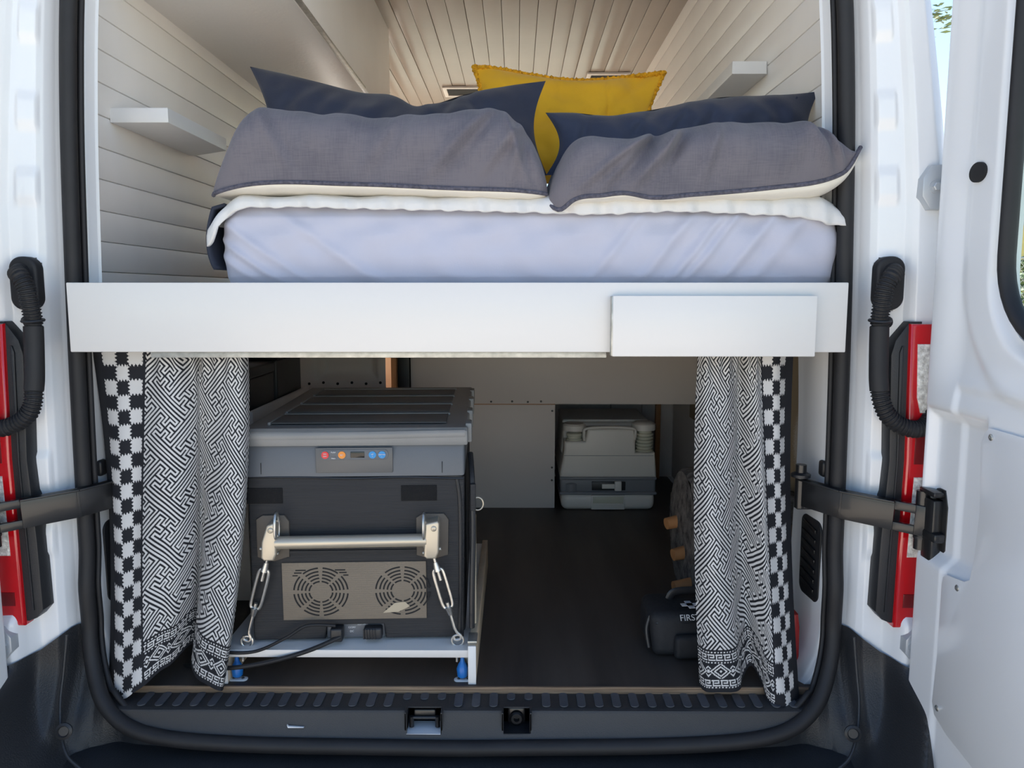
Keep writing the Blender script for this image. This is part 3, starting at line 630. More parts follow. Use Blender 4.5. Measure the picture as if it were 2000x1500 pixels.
# mattress in its fitted sheet: one wrapped grid with pull creases
def mattress():
    nx, ns = 240, 110; xs = np.linspace(0,1,nx); S = np.linspace(0,1,ns)
    prof = [(MY+.02,.846),(MY+.004,.86),(MY-.006,.90),(MY-.008,.94),(MY-.004,.975),(MY+.012,.998),(MY+.045,1.006),(MY+.4,1.008),(MY+1.0,1.008),(3.45,1.005),(3.49,.98),(3.5,.85)]
    tt = np.linspace(0,1,len(prof)); py = np.interp(np.linspace(0,1,ns)**1.0, tt, [p[0] for p in prof]); pz = np.interp(np.linspace(0,1,ns), tt, [p[1] for p in prof])
    X = np.zeros((ns,nx)); Y = np.zeros((ns,nx)); Z = np.zeros((ns,nx))
    for i_ in range(ns):
        X[i_] = MX0+(MX1-MX0)*xs; Y[i_] = py[i_]; Z[i_] = pz[i_]
    ends = np.minimum(xs, 1-xs)*(MX1-MX0); rd = np.sqrt(np.clip(1-(1-np.clip(ends/.05,0,1))**2, 0, 1))
    Y = Y+(.06*(1-rd))[None,:]*(Y < 2.0); Z = np.where(Z > .93, .93+(Z-.93)*(.2+.8*rd)[None,:], Z)
    fr = (Y < MY+.06)
    a = (X*1.0-(Z-.85)*.75); b2 = (X+(Z-.85)*1.4)
    cr = .0045*np.exp(-((a-.42)/.012)**2)+.0045*np.exp(-((a-.45)/.010)**2)+.004*np.exp(-((a-.36)/.014)**2)+.004*np.exp(-((a-.52)/.014)**2)+.003*np.exp(-((a-.58)/.018)**2)+.003*np.exp(-((a-.26)/.012)**2)
    cr += .004*np.exp(-((b2+.40)/.014)**2)+.004*np.exp(-((b2+.355)/.010)**2)+.003*np.exp(-((b2+.30)/.014)**2)+.003*np.exp(-((b2+.16)/.02)**2)
    wv = .0016*np.sin(X*34+3*np.sin(Z*30))+.0012*np.sin(X*71+Z*40)
    fade = np.clip((Z-.845)/.02,0,1)*np.clip((1.0-Z)/.04,0,1)
    Y = Y-np.where(fr, (cr*2.2+wv*1.5)*fade, 0)
    return grid('mattress', X, Y, Z, 'sheet', None, smooth=80)
tag(mattress(), 'thick mattress in a pale lavender white fitted sheet behind the front board', 'mattress')
# white quilted topper lying over the mattress edge
nx = 260; xs = np.linspace(-.492,.756,nx); T = np.linspace(0,1,26); X, TT = np.meshgrid(xs, T)
drop = sip(xs, [(-.50,.915),(-.485,.925),(-.465,.955),(-.43,.985),(-.36,.992),(-.2,.990),(0,.986),(.15,.982),(.28,.979),(.40,.984),(.55,.980),(.68,.970),(.74,.957),(.772,.958)])+.0012*np.sin(xs*95)+.0010*np.sin(xs*171+1)
topz = 1.020+.003*np.sin(xs*40); topz = np.where(xs < -.42, topz-.06*np.clip((-.42-xs)/.08,0,1)**1.5, topz); topz = np.where(xs > .70, topz-.030*((xs-.70)/.056)**2, topz)
Y = np.interp(TT, [0,.4,.6,.75,.85,1], [2.4,1.62,1.545,1.522,1.514,1.513]); kz = np.interp(TT, [0,.4,.6,.75,.85,1], [0,0,.05,.30,.6,1]); Z = topz[None,:]*(1-kz)+drop[None,:]*kz
Y = Y+.004*np.sin(X*95)*(kz > .1)-.003*np.sin(X*171)*kz+.012*np.clip((-.44-X)/.05,0,1)**2*(kz > 0)
tp = solid(grid('mattress_topper', X, Y, Z, 'white_cotton', None, smooth=80), .007, 1); tag(tp, 'white quilted topper with a wavy edge lying over the mattress', 'topper')
# navy blanket hanging down the left flank of the mattress
ys = np.linspace(1.535,2.6,60); zs = np.linspace(0,1,20); Yg, T = np.meshgrid(ys, zs)
Z = 1.000-.125*T; X = -.480-.012*np.sin(np.clip(T,0,1)*math.pi)**.7-.003*np.sin(Yg*40+T*4)+.02*(T < .05)
tag(solid(grid('navy_blanket', X, Yg, Z, 'navy_blanket', None, smooth=80), .006, 0), 'dark navy blanket hanging down the left flank of the mattress', 'blanket')

def lying_pillow(name, label, x0, x1, Yf, D, edge, crest, under, seed, folds, group, ear=None):
    """pillow lying flat, seam at the front; edge / crest / under are heights along x"""
    pl = thing(name, label, 'pillow', ((x0+x1)/2, Yf, 1.0), group=group); ox, oy, oz = (x0+x1)/2, Yf, 1.0
    nx, nt = 190, 80
    def surf(sign, nm, material):
        s = np.linspace(0,1,nx); th = np.linspace(0,math.pi,nt); S, TH = np.meshgrid(s, th)
        xw = x0+(x1-x0)*s; ze = sip(xw, edge); zc = sip(xw, crest); zu = sip(xw, under)
        en = np.minimum(s, 1-s)*(x1-x0); rd = np.clip(1-(1-np.clip(en/.09,0,1))**2.4, 0, 1)**.55
        H = (zc-ze)*rd if sign > 0 else (ze-zu)*rd
        dd = D*(.80+.20*rd); yc = D/2
        c, sn = np.cos(TH), np.sin(TH)
        Y = yc-dd[None,:]/2*np.sign(c)*np.abs(c)**.62
        Y = Y-.052*sn*np.clip(c,0,1)**.8*rd[None,:]*(1 if sign > 0 else .2)
        back = np.clip(-c,0,1)
        Z = (ze[None,:]*(1-back)+1.03*back)+sign*H[None,:]*sn**.72
        X = np.broadcast_to(xw[None,:], Y.shape).copy()
        amp = sn**.6*rd[None,:]
        wr = npnoise(X*1.0, Y*.45+seed, Z*.5, 9)*.020+npnoise(X*1.0+seed, Y*.4, Z*.5, 24)*.010
        fd = np.zeros_like(X)
        for fx, sl, wd, dp in folds:
            a = X-fx-sl*(Z-1.02); fd += dp*(np.exp(-(a/wd)**2)-.7*np.exp(-((a-wd*1.7)/wd)**2))*np.clip(c+.35,0,1)
        if sign > 0: Z = Z+amp*wr*.35; Y = Y-amp*(fd*2.3+wr*.9)
        if ear:
            ex, dx, dy, dz, wd = ear; k_ = np.exp(-((X-ex)/wd)**2)*np.clip(1-sn*1.1,0,1)*np.clip(c,0,1); X = X+k_*dx; Y = Y+k_*dy; Z = Z+k_*dz
        return grid(nm, X-ox, Y-oy+oy*0+0 if False else Y, Z-oz, material, pl, smooth=80), (X, Y+Yf, Z)
    tp_, (X, Y, Z) = surf(1, 'case_top', 'grey_linen')
    surf(-1, 'case_underside', 'cream_cotton')
    P = [Vector((X[0,i_]-ox, Y[0,i_]-oy-.001, Z[0,i_]-oz)) for i_ in range(0, nx, 2)]
    mk('stitched_hem', tube(P, .0042, 8, sq=(1,1)), 'hem_linen', pl)
    return pl
mat('hem_linen', (.085,.083,.11), .9, var=.35, vs_=160, bump=.6, bs=200)
GP = 'grey linen pillows at the front of the bed'
lying_pillow('grey_pillow', 'plump grey linen pillow on the left at the front of the bed', -.478, .178, 1.500, .36,
    [(-.478,1.018),(-.40,1.033),(-.2,1.034),(0,1.026),(.12,1.022),(.178,1.018)], [(-.478,1.10),(-.40,1.180),(-.25,1.182),(-.05,1.180),(.06,1.188),(.13,1.165),(.178,1.14)], [(-.478,1.016),(-.38,1.017),(0,1.010),(.178,1.000)], 3.1,
    [(-.30,-.5,.012,.004),(-.20,.6,.016,.005),(-.08,.9,.016,.008),(.02,.8,.012,.006),(.10,.2,.010,.007),(.14,-.3,.008,.007)], GP)
lying_pillow('grey_pillow', 'lower grey linen pillow on the right, one corner poking up by the seal', .176, .775, 1.492, .36,
    [(.176,1.000),(.196,.986),(.225,1.004),(.28,1.012),(.32,1.016),(.37,1.008),(.45,1.013),(.6,1.026),(.70,1.040),(.775,1.070)], [(.176,1.13),(.24,1.142),(.34,1.138),(.48,1.160),(.62,1.165),(.70,1.155),(.775,1.13)], [(.176,.990),(.30,1.000),(.5,1.003),(.65,1.005),(.72,1.015),(.775,1.04)], 8.7,
    [(.23,1.2,.012,.010),(.27,.9,.012,.010),(.33,.8,.014,.011),(.37,.4,.010,.006),(.46,.3,.012,.006),(.60,.5,.018,.003),(.72,-.4,.012,.008),(.75,-.4,.008,.009)], GP, ear=(.775,.000,-.006,.036,.022))

def standing_pillow(name, label, top, bot, Y0, lean, th, material, seed, group=None, cat='pillow', folds=(), yslope=0):
    """pillow propped up; top and bot give the outline as (x, z)"""
    x0, x1 = top[0][0], top[-1][0]; pl = thing(name, label, cat, ((x0+x1)/2, Y0, bot[0][1]), group=group); ox, oz = (x0+x1)/2, bot[0][1]
    nx, nt = 130, 60; s = np.linspace(0,1,nx); t_ = np.linspace(0,1,nt); S, T = np.meshgrid(s, t_)
    xb = np.interp(s, [0,1], [bot[0][0], bot[-1][0]]); xt = np.interp(s, [0,1], [x0, x1]); zt = sip(xt, top); zb = np.interp(xb, [p[0] for p in bot], [p[1] for p in bot])
    X = xb*(1-T)+xt*T; Z = zb*(1-T)+zt*T; C = Y0+lean*T+yslope*(X-ox)
    puff = ((1-abs(2*S-1)**2.6)*(1-abs(2*T-1)**2.6))**.62
    X = X-.03*(2*S-1)*np.sin(T*math.pi)*1.0
    wr = npnoise(X, Z*.8+seed, 0*X, 10)*.034*puff**.5+npnoise(X+seed, Z, 0*X, 26)*.012*puff**.5
    fd = 0
    for fx, sl, wd, dp in folds: fd = fd+dp*np.exp(-((X-fx-sl*(Z-zb.mean()))/wd)**2)
    for sg, nm in ((-1,'case_front'),(1,'case_back')): grid(nm, X-ox, C-Y0+sg*th/2*puff+(wr+fd if sg < 0 else 0), Z-oz, material, pl, smooth=80)
    return pl, [Vector((X[-1,i_]-ox, C[-1,i_]-Y0, Z[-1,i_]-oz)) for i_ in range(nx)], [Vector((X[i_,0]-ox, C[i_,0]-Y0, Z[i_,0]-oz)) for i_ in range(nt)], [Vector((X[i_,-1]-ox, C[i_,-1]-Y0, Z[i_,-1]-oz)) for i_ in range(nt)]
def from_photo(L, Y): return [(sight(u, v, Y).x, sight(u, v, Y).z) for u, v in L]
NG = 'navy pillows in the second row'
t1 = from_photo([(488,130),(550,143),(620,160),(700,180),(780,192),(812,209),(850,203),(900,187),(990,168),(1066,158)], 1.95)
p1, e1, l1, r1 = standing_pillow('navy_pillow', 'navy blue pillow on the left with two raised corners and a sagging middle', t1, [(t1[0][0]+.06,1.10),(t1[-1][0]+.0,1.10)], 1.84, .11, .15, 'navy_cotton', 2.3, NG, folds=[(-.12,.4,.018,.022),(.02,-.7,.02,-.012),(.10,-.5,.015,.012),(-.30,.5,.03,-.008)])
t2 = from_photo([(1066,216),(1120,216),(1190,222),(1250,215),(1330,200),(1400,187),(1500,182),(1570,178),(1606,174)], 1.73)
p2, e2, l2, r2 = standing_pillow('navy_pillow', 'navy blue pillow on the right, low and wide against the right wall', t2, [(t2[0][0]+.0,1.08),(t2[-1][0]-.0,1.08)], 1.70, .05, .13, 'navy_cotton', 6.1, NG, folds=[(.30,.8,.014,.012),(.36,.8,.014,-.010),(.46,.6,.016,.010),(.245,.2,.012,.010)])
mk('side_seam', tube([v+Vector((-.045,-.012,0)) for v in r2[8:-5]], .0022, 6), 'navy_cotton', p2)
t3 = from_photo([(926,131),(960,133),(1000,140),(1060,151),(1130,158),(1200,154),(1250,148),(1298,142)], 2.2)
p3, e3, l3, r3 = standing_pillow('yellow_cushion', 'mustard yellow cushion with an orange braided edge behind the navy pillows', t3, [(t3[0][0]+.01,1.12),(t3[-1][0]-.06,1.12)], 2.12, .08, .13, 'yellow_cotton', 4.4, None, 'cushion', folds=[(.36,0,.004,.006),(.2,.9,.02,.006)])
def braid(P): return tube([p+Vector((.0025*math.sin(i_*2.1), .003*math.cos(i_*1.7), .0025*math.sin(i_*1.3))) for i_, p in enumerate(smooth_path(P, 3))], [.0052*(1+.25*math.sin(i_*1.9)) for i_ in range((len(P)-1)*3+1)], 8)
for nm, P in (('braided_trim', e3),('braided_trim', l3),('braided_trim', r3)): mk(nm, braid(P), 'yellow_trim', p3)

# ------------------------------------------------------------------ curtains
def fret_tile():
    """sayagata: linked key crosses of alternating hand on a 40-cell lattice (two cells per thread pitch)"""
    t_ = np.zeros((40, 40), bool)
    def seg(p, q):
        (x0, y0), (x1, y1) = p, q; n_ = int(max(abs(x1-x0), abs(y1-y0))*2)
        for k in range(n_+1): t_[int(round(2*x0+(2*x1-2*x0)*k/max(n_,1))) % 40, int(round(2*y0+(2*y1-2*y0)*k/max(n_,1))) % 40] = True
    path = [(11.5,3.5),(-1.5,3.5),(-1.5,2.5),(.5,2.5),(.5,.5),(1.5,.5),(1.5,2.5),(4.5,2.5),(4.5,-12.5)]
    for ox, oy, mx, my in ((0,0,1,1),(10,0,-1,1),(0,10,1,-1),(10,10,-1,-1)):
        for r in range(4):
            P = path
            for _ in range(r): P = [(-y, x) for x, y in P]
            P = [(ox+mx*x, oy+my*y) for x, y in P]
            for p, q in zip(P, P[1:]): seg(p, q)
    return t_
TILE = fret_tile()
def key_row(s, t_, h):
    """running key motif in a row of height h"""
    c = h/5; i_ = np.floor(s/c).astype(int) % 8; j = np.clip(np.floor(t_/c).astype(int), 0, 4)
    K = np.array([[1,1,1,1,1,1,1,0],[0,0,0,0,0,0,1,0],[0,1,1,1,1,0,1,0],[0,1,0,0,0,0,1,0],[0,1,1,1,1,1,1,1]], bool)
    return K[j, i_]
def cloth_pattern(s, l, length):
    """s metres from the plain edge, l metres down from the heading; 1 = white thread"""
    P = 3.85e-3
    a = np.floor((s+l)/math.sqrt(2)/P).astype(int) % 40; b = np.floor((s-l)/math.sqrt(2)/P).astype(int) % 40
    v = TILE[a, b].astype(float)
    # border
    up = length-l
    bd = up < .094; v = np.where(bd, 0, v)
    v = np.where((up > .086) & (up < .089) & (np.floor(s/.004).astype(int) % 2 == 0), 1, v)
    m_ = (up > .070) & (up < .083); v = np.where(m_, key_row(s, up-.070, .013), v)
    v = np.where((up > .064) & (up < .067) & (np.floor(s/.004).astype(int) % 2 == 0), 1, v)
    q = (up > .030) & (up < .062); ss = (s % .062)/.062*2-1; tt = (up-.046)/.016
    d = abs(ss)*1.15+abs(tt)*.85; dm = (abs(d-.92) < .09) | (abs(d-.55) < .09) | (d < .16) | ((abs(abs(ss)-abs(tt)*.55-.62) < .06) & (abs(tt) > .3)) | ((abs(ss) > .9) & (abs(tt) < .22))
    v = np.where(q, dm, v)
    m_ = (up > .014) & (up < .027); v = np.where(m_, key_row(s+.01, up-.014, .013), v)
    v = np.where((up > .009) & (up < .012) & (np.floor(s/.004).astype(int) % 2 == 0), 1, v)
    # applied chequer band with pinked edges, sewn beside the plain black edge
    c = .0300; s0 = .022; band = (s > s0) & (s < s0+3*c+.004)
    jag = lambda x: .0030*(2*np.abs((x/.0075) % 1-.5)*2-1)
    k = np.floor((s-s0+jag(l))/c).astype(int); r = np.floor((l+jag(s))/c).astype(int)
    v = np.where(band, ((k+r) % 2 == 0) & (k >= 0) & (k < 3), v); v = np.where(s < s0, 0, v); v = np.where((s > s0+3*c) & (s < s0+3*c+.006), 0, v)
    return v
def curtain(label, cols, res=.0014):
    """cols: (s, u_top, Y_top, u_mid, Y_mid, u_bot, Y_bot, v_bot)"""
    cu = thing('curtain', label, 'curtain', (0,0,0), group='patterned curtains under the bed')
    S = np.array([c_[0] for c_ in cols]); smax = S[-1]; s = np.linspace(0, smax, int(smax/res)); VT, VM = 684, 1000
    T0 = [sight(c_[1], VT, c_[2]) for c_ in cols]; M0 = [sight(c_[3], VM, c_[4]) for c_ in cols]; B0 = [sight(c_[5], c_[7], c_[6]) for c_ in cols]
    f = lambda L, ax: sip(s, [(S[i_], L[i_][ax]) for i_ in range(len(S))])
    tz, mz, bz = f(T0,2), f(M0,2), f(B0,2); length = float(np.median(tz-bz))+.012
    l = np.linspace(0, length, int(length/res)); SS, LL = np.meshgrid(s, l); k = LL/length
    Z = tz[None,:]*(1-k)+bz[None,:]*k
    km = ((tz-mz)/(tz-bz))[None,:]
    out = []
    for ax in (0, 1):
        a, m_, b = f(T0,ax)[None,:], f(M0,ax)[None,:], f(B0,ax)[None,:]
        w0 = (k-km)*(k-1)/(km); w1 = k*(k-1)/(km*(km-1)); w2 = k*(k-km)/(1-km); out.append(a*w0+m_*w1+b*w2)
    X, Y = out
    g_ = .5+.5*np.cos(np.clip(k*7,0,1)*math.pi); Y = Y+.005*np.sin(SS*150)*g_*(SS > .12)+.003*np.sin(SS*60+k*5)
    grid('cloth', X, Y, Z, 'curtain_weave', cu, smooth=80, attr=cloth_pattern(SS, LL, length))
    return cu
curtain('black and white patterned curtain with a chequer band hanging on the left', [
    (0, 180,1.575, 212,1.58, 214,1.545,1325), (.022, 196,1.555, 222,1.555, 222,1.515,1352), (.055, 228,1.548, 240,1.540, 240,1.500,1366), (.088, 256,1.548, 262,1.535, 262,1.498,1352), (.113, 280,1.545, 276,1.530, 280,1.502,1340),
    (.16, 318,1.535, 318,1.515, 312,1.515,1312), (.205, 352,1.54, 356,1.525, 340,1.54,1292), (.235, 376,1.555, 382,1.56, 368,1.575,1262), (.265, 390,1.57, 392,1.585, 380,1.59,1262),
    (.30, 408,1.555, 402,1.57, 374,1.565,1290), (.335, 428,1.54, 424,1.54, 382,1.53,1322), (.38, 456,1.535, 452,1.525, 410,1.51,1342), (.42, 478,1.545, 474,1.535, 434,1.515,1348), (.44, 484,1.565, 480,1.56, 437,1.535,1345)])
curtain('black and white patterned curtain with a chequer band hanging on the right', [
    (0, 1550,1.58, 1545,1.58, 1560,1.52,1362), (.022, 1536,1.565, 1534,1.565, 1553,1.505,1374), (.055, 1523,1.555, 1524,1.55, 1546,1.492,1384), (.085, 1506,1.552, 1514,1.54, 1534,1.486,1386), (.113, 1488,1.55, 1500,1.53, 1516,1.488,1384),
    (.15, 1478,1.545, 1488,1.53, 1500,1.50,1372), (.19, 1462,1.55, 1470,1.55, 1486,1.53,1330), (.225, 1446,1.565, 1446,1.58, 1466,1.56,1300), (.255, 1436,1.56, 1436,1.565, 1452,1.54,1325),
    (.29, 1420,1.545, 1424,1.535, 1446,1.515,1345), (.335, 1398,1.54, 1400,1.52, 1415,1.505,1352), (.38, 1374,1.545, 1374,1.53, 1380,1.515,1352), (.41, 1362,1.565, 1356,1.56, 1366,1.54,1340)])

# ------------------------------------------------------------------ fridge on its slide
FB = .076
fs = thing('fridge_slide', 'white slide-out fridge platform on low timber rails', 'slide', (0,0,0))
mk('platform_board', prism([(-.515,1.552),(.020,1.552),(.026,2.25),(-.515,2.25)], .057, .074, 'z', .0015), 'gloss_white', fs)
for x in (-.507, .022):
    rl = mk('side_rail', box(x-.008,x+.008,1.548,2.25,0,.055 if x < 0 else .085,.0015), 'raw_timber', fs)
    mk('painted_edge', box(x-.0085,x+.0085,1.545,1.549,.0005,.055 if x < 0 else .086,.001), 'shelf_white', rl)
    sx = 1 if x < 0 else -1
    kx = x+sx*.022
    mk('knob', lathe([(.006,-.026),(.011,-.022),(.0125,-.006),(.009,.004),(.005,.010),(.004,.02)], 18, M=Matrix.Translation((kx,1.566,.032))), 'blue_plastic', fs)
    fo = mk('foot_bracket', prism(rrect(kx-.018,kx+.022,1.556,1.574,.008), 0, .003, 'z', .001), 'shelf_white', fs)
    for dx in (-.008,.012): screw('screw', (kx+dx,1.565,.003), (0,0,1), fo, .003, 'black_metal')
    mk('latch_pin', cyl((kx+sx*.012,1.57,.04),(kx+sx*.012,1.57,.057),.003,10), 'zinc', fs)
mk('slide_runner', box(-.498,-.488,1.58,2.24,.03,.056,.001), 'galv', fs); mk('slide_runner', box(.003,.013,1.58,2.24,.03,.056,.001), 'galv', fs)
mk('rail_cap', box(.012,.032,1.556,1.60,.086,.092,.001), 'galv', fs)

fr = thing('portable_fridge', 'grey portable fridge in a black fabric cover under the bed', 'fridge', (-.225,1.597,FB), R(2.5))
W, D = .228, .66
# fabric cover with the notch for the sockets
cv = mk('fabric_cover', prism([(-W,.004),(-.075,.004),(-.070,.036),(.052,.036),(.057,.004),(W-.002,.004),(W+.002,.362),(.20,.372),(.0,.366),(-.20,.372),(-W,.364)], -.004, .012, 'y', .004, seg=3), 'fridge_cover', fr)
mk('cover_sides', box(-W-.002,W+.002,.010,D-.01,.004,.366,.012,3), 'fridge_cover', cv)
for x in (W-.014,): mk('piping', tube(smooth_path([(x+.003,-.004,.01),(x+.006,-.005,.15),(x+.006,-.005,.30),(x,-.004,.358)],5), .004, 8), 'black_plastic', cv)
mk('piping', tube(smooth_path([(-W,-.003,.366),(-.1,-.005,.364),(0,-.005,.361),(.1,-.005,.363),(W,-.003,.358)],5), .003, 8), 'black_plastic', cv)
mk('top_fold', prism([(-.185,.225),(-.172,.232),(-.165,.205),(.165,.205),(.172,.232),(.185,.228),(.185,.196),(-.185,.196)], -.008, 0, 'y', .003), 'fridge_cover', cv)
for x, z in ((-.193,.325),(.133,.328)): mk('velcro_patch', box(x-.038,x+.038,-.006,-.002,z-.017,z+.017,.001), 'velcro', cv)
# plastic body rim
q = prism([(-.006,.366),(-.004,.40),(.002,.425),(.004,.432),(D,.432),(D,.366)], -W-.003, W+.003, 'x', .006, seg=3); mk('body_rim', q, 'fridge_plastic', fr)
for x in (-W+.03, W-.045): mk('rim_joint', box(x-.0006,x+.0006,-.0062,-.002,.372,.396), 'dark_void', fr)
# lid with sunken fields
ld = mk('lid', prism([(-.006,.432),(-.010,.442),(-.006,.462),(.002,.468),(D+.004,.472),(D+.006,.432)], -W-.008, W+.010, 'x', .004, seg=3), 'fridge_lid', fr)
mk('lid_front_edge', tube([(-W-.004,-.0065,.452),(0,-.0075,.453),(W+.004,-.0065,.456)], .009, 10, sq=(.45,1)), 'fridge_lid', ld)
for k in range(4):
    y0 = .045+k*.150
    mk('lid_field', prism([(-W+.040,y0),(W-.038,y0),(W-.038,y0+.118),(-W+.040,y0+.118)], .4705, .4728, 'z', .001), 'fridge_lid_inset', ld)
    q = bmesh.new(); box(-W+.036,W-.034,y0+.118,y0+.124,.468,.4745,.001, bm=q); box(-W+.034,-W+.040,y0-.004,y0+.124,.468,.4745,.001, bm=q); mk('lid_rib', q, 'fridge_lid', ld)
for y in (.02,.20,.40,.58): mk('lid_clip', box(W+.004,W+.018,y,y+.05,.432,.474,.003), 'fridge_lid', ld)
# control panel
cp = mk('control_panel', box(-.083,.079,-.0085,-.003,.374,.428,.0015), 'panel_face', fr); mk('panel_window', prism(rrect(-.072,.070,.402,.424,.009), -.0102, -.008, 'y', .0004), 'fridge_plastic', cp)
for x, mm_, r in ((-.062,'btn_red',.0078),(-.027,'btn_orange',.0078),(.037,'btn_blue',.0078),(.057,'btn_blue',.0078)):
    bt = mk('button', cyl((x,-.0120,.413),(x,-.0095,.413),r,22), mm_, cp)
RX = Matrix.Rotation(R(90),4,'X')
mk('display', box(-.009,.020,-.0115,-.0095,.407,.420,.0005), 'display', cp)
for tx, x, z, sz in (('ON',-.062,.4155,.0042),('OFF',-.062,.4105,.0042),('SET',-.027,.413,.0045),('PUSH',-.0445,.419,.0042),('MAX',-.0445,.406,.0042),('UP',.037,.4145,.0042),('+',.037,.410,.005),('DOWN',.057,.4135,.0042),('-',.057,.409,.006)):
    text_mesh('lettering', tx, sz, Matrix.Translation((x,-.0128,z)) @ RX, 'print_white', cp)
# carry handle
hb = mk('handle_bar', cyl((-.165,-.034,.232),(.150,-.034,.234),.0135,22), 'champagne', fr)
for x in (-.178, .160):
    s_ = -1 if x < 0 else 1
    q = prism([(x-.016,.202),(x-.014,.236),(x-.002 if s_ < 0 else x-.012,.272),(x+.014,.278),(x+.018,.272),(x+.016,.21),(x+.010,.196),(x-.010,.196)], -.046, -.006, 'y', .004, seg=3); hk = mk('handle_bracket', q, 'champagne', fr)
    mk('handle_socket', prism([(x-.034,.192),(x-.034,.275),(x-.02,.284),(x+.026,.284),(x+.036,.27),(x+.034,.192),(x,.182)], -.010, -.002, 'y', .003), 'socket_brown', fr)
    screw('screw', (x+.006,-.0462,.262), (0,-1,0), hk, .006, 'champagne')
# mesh panel with two fan grilles
mt_ = mk('mesh_panel', box(-.162,.146,-.0075,-.003,.050,.178,.001), 'mesh_tan', fr)
for cx in (-.080, .095):
    q = bmesh.new()
    for r0 in (.025,.033,.041,.049,.0575):
        for k in range(8):
            a0, a1 = R(45*k+5), R(45*k+40); n_ = 9
            A = [q.verts.new((cx+r*math.cos(a0+(a1-a0)*j/(n_-1)), -.0082, .113+r*.92*math.sin(a0+(a1-a0)*j/(n_-1)))) for r in (r0-.0017, r0+.0017) for j in range(n_)]
            for j in range(n_-1): q.faces.new((A[j], A[j+1], A[n_+j+1], A[n_+j]))
    ex = bmesh.ops.extrude_face_region(q, geom=q.faces[:]); bmesh.ops.translate(q, vec=(0,.001,0), verts=[e_ for e_ in ex['geom'] if isinstance(e_, bmesh.types.BMVert)])
    mk('fan_grille', q, 'dark_void', mt_, None)
q = bmesh.new()
for sx in (-1, 1):
    for k, (a, w_) in enumerate(((.034,.022),(.040,.016),(.046,.011))): xx = -.080+sx*(a+.008); box(xx-w_/2,xx+w_/2,-.0083,-.0070,.160-k*.0058,.1625-k*.0058, bm=q)
mk('air_slots', q, 'dark_void', mt_, None)
# row of woven strands across the vent panel
q = bmesh.new()
for k in range(26): z = .052+k*.0049; box(-.161,.145,-.0079,-.0073,z,z+.0016, bm=q)
so = mk('mesh_strands', q, 'mesh_tan', mt_, None); so['kind'] = 'stuff'
# torn flap of tape in the right grille
mk('torn_mesh', prism([(.052,.064),(.078,.086),(.100,.088),(.110,.078),(.085,.066)], -.0090, -.0084, 'y'), 'beige_lining', mt_)
# sockets in the notch
sk = mk('socket_plate', box(-.072,.054,.004,.010,.004,.038,.001), 'fridge_plastic', fr)
mk('dc_plug', box(-.060,-.034,-.026,.004,.006,.036,.004,3), 'black_plastic', sk); mk('ac_plug', box(.010,.050,-.020,.004,.008,.034,.005,3), 'black_plastic', sk)
for k in range(5): mk('plug_grip', box(.010+k*.006,.013+k*.006,-.0215,-.019,.010,.032,.0005), 'rubber', sk)
for tx, x, z in (('12/24V',-.018,.027),('DC',-.018,.018),('220-240V',.006,.034)): text_mesh('lettering', tx, .006, Matrix.Translation((x,.0032,z)) @ RX, 'print_white', sk)
# side flap of the cover with beige lining and a ring
fl_ = mk('side_flap', prism([(.10,.372),(.06,.40),(.02,.35),(.0,.20),(-.02,.06),(-.012,.026),(.02,.022),(.05,.026),(.10,.026)], W+.012, W+.020, 'x', .003), 'fridge_cover', fr)
mk('flap_lining', prism([(.035,.27),(.014,.22),(-.004,.10),(-.008,.036),(.02,.030),(.05,.036),(.05,.26)], W+.020, W+.026, 'x', .002), 'beige_lining', fl_)
mk('flap_edge', tube(smooth_path([(W+.014,.06,.40),(W+.018,.02,.35),(W+.02,.004,.24),(W+.017,-.012,.12),(W+.016,-.014,.03)],6), .006, 8), 'black_plastic', fl_)
mk('ring', tube([(W+.026+.012*math.cos(a)+.004,.006,.300+.014*math.sin(a)) for a in np.linspace(0,2*math.pi,24)[:-1]], .0016, 8, closed=True), 'champagne', fl_)
mk('strap_tab', box(W+.014,W+.026,.000,.012,.285,.345,.003), 'fridge_cover', fl_)

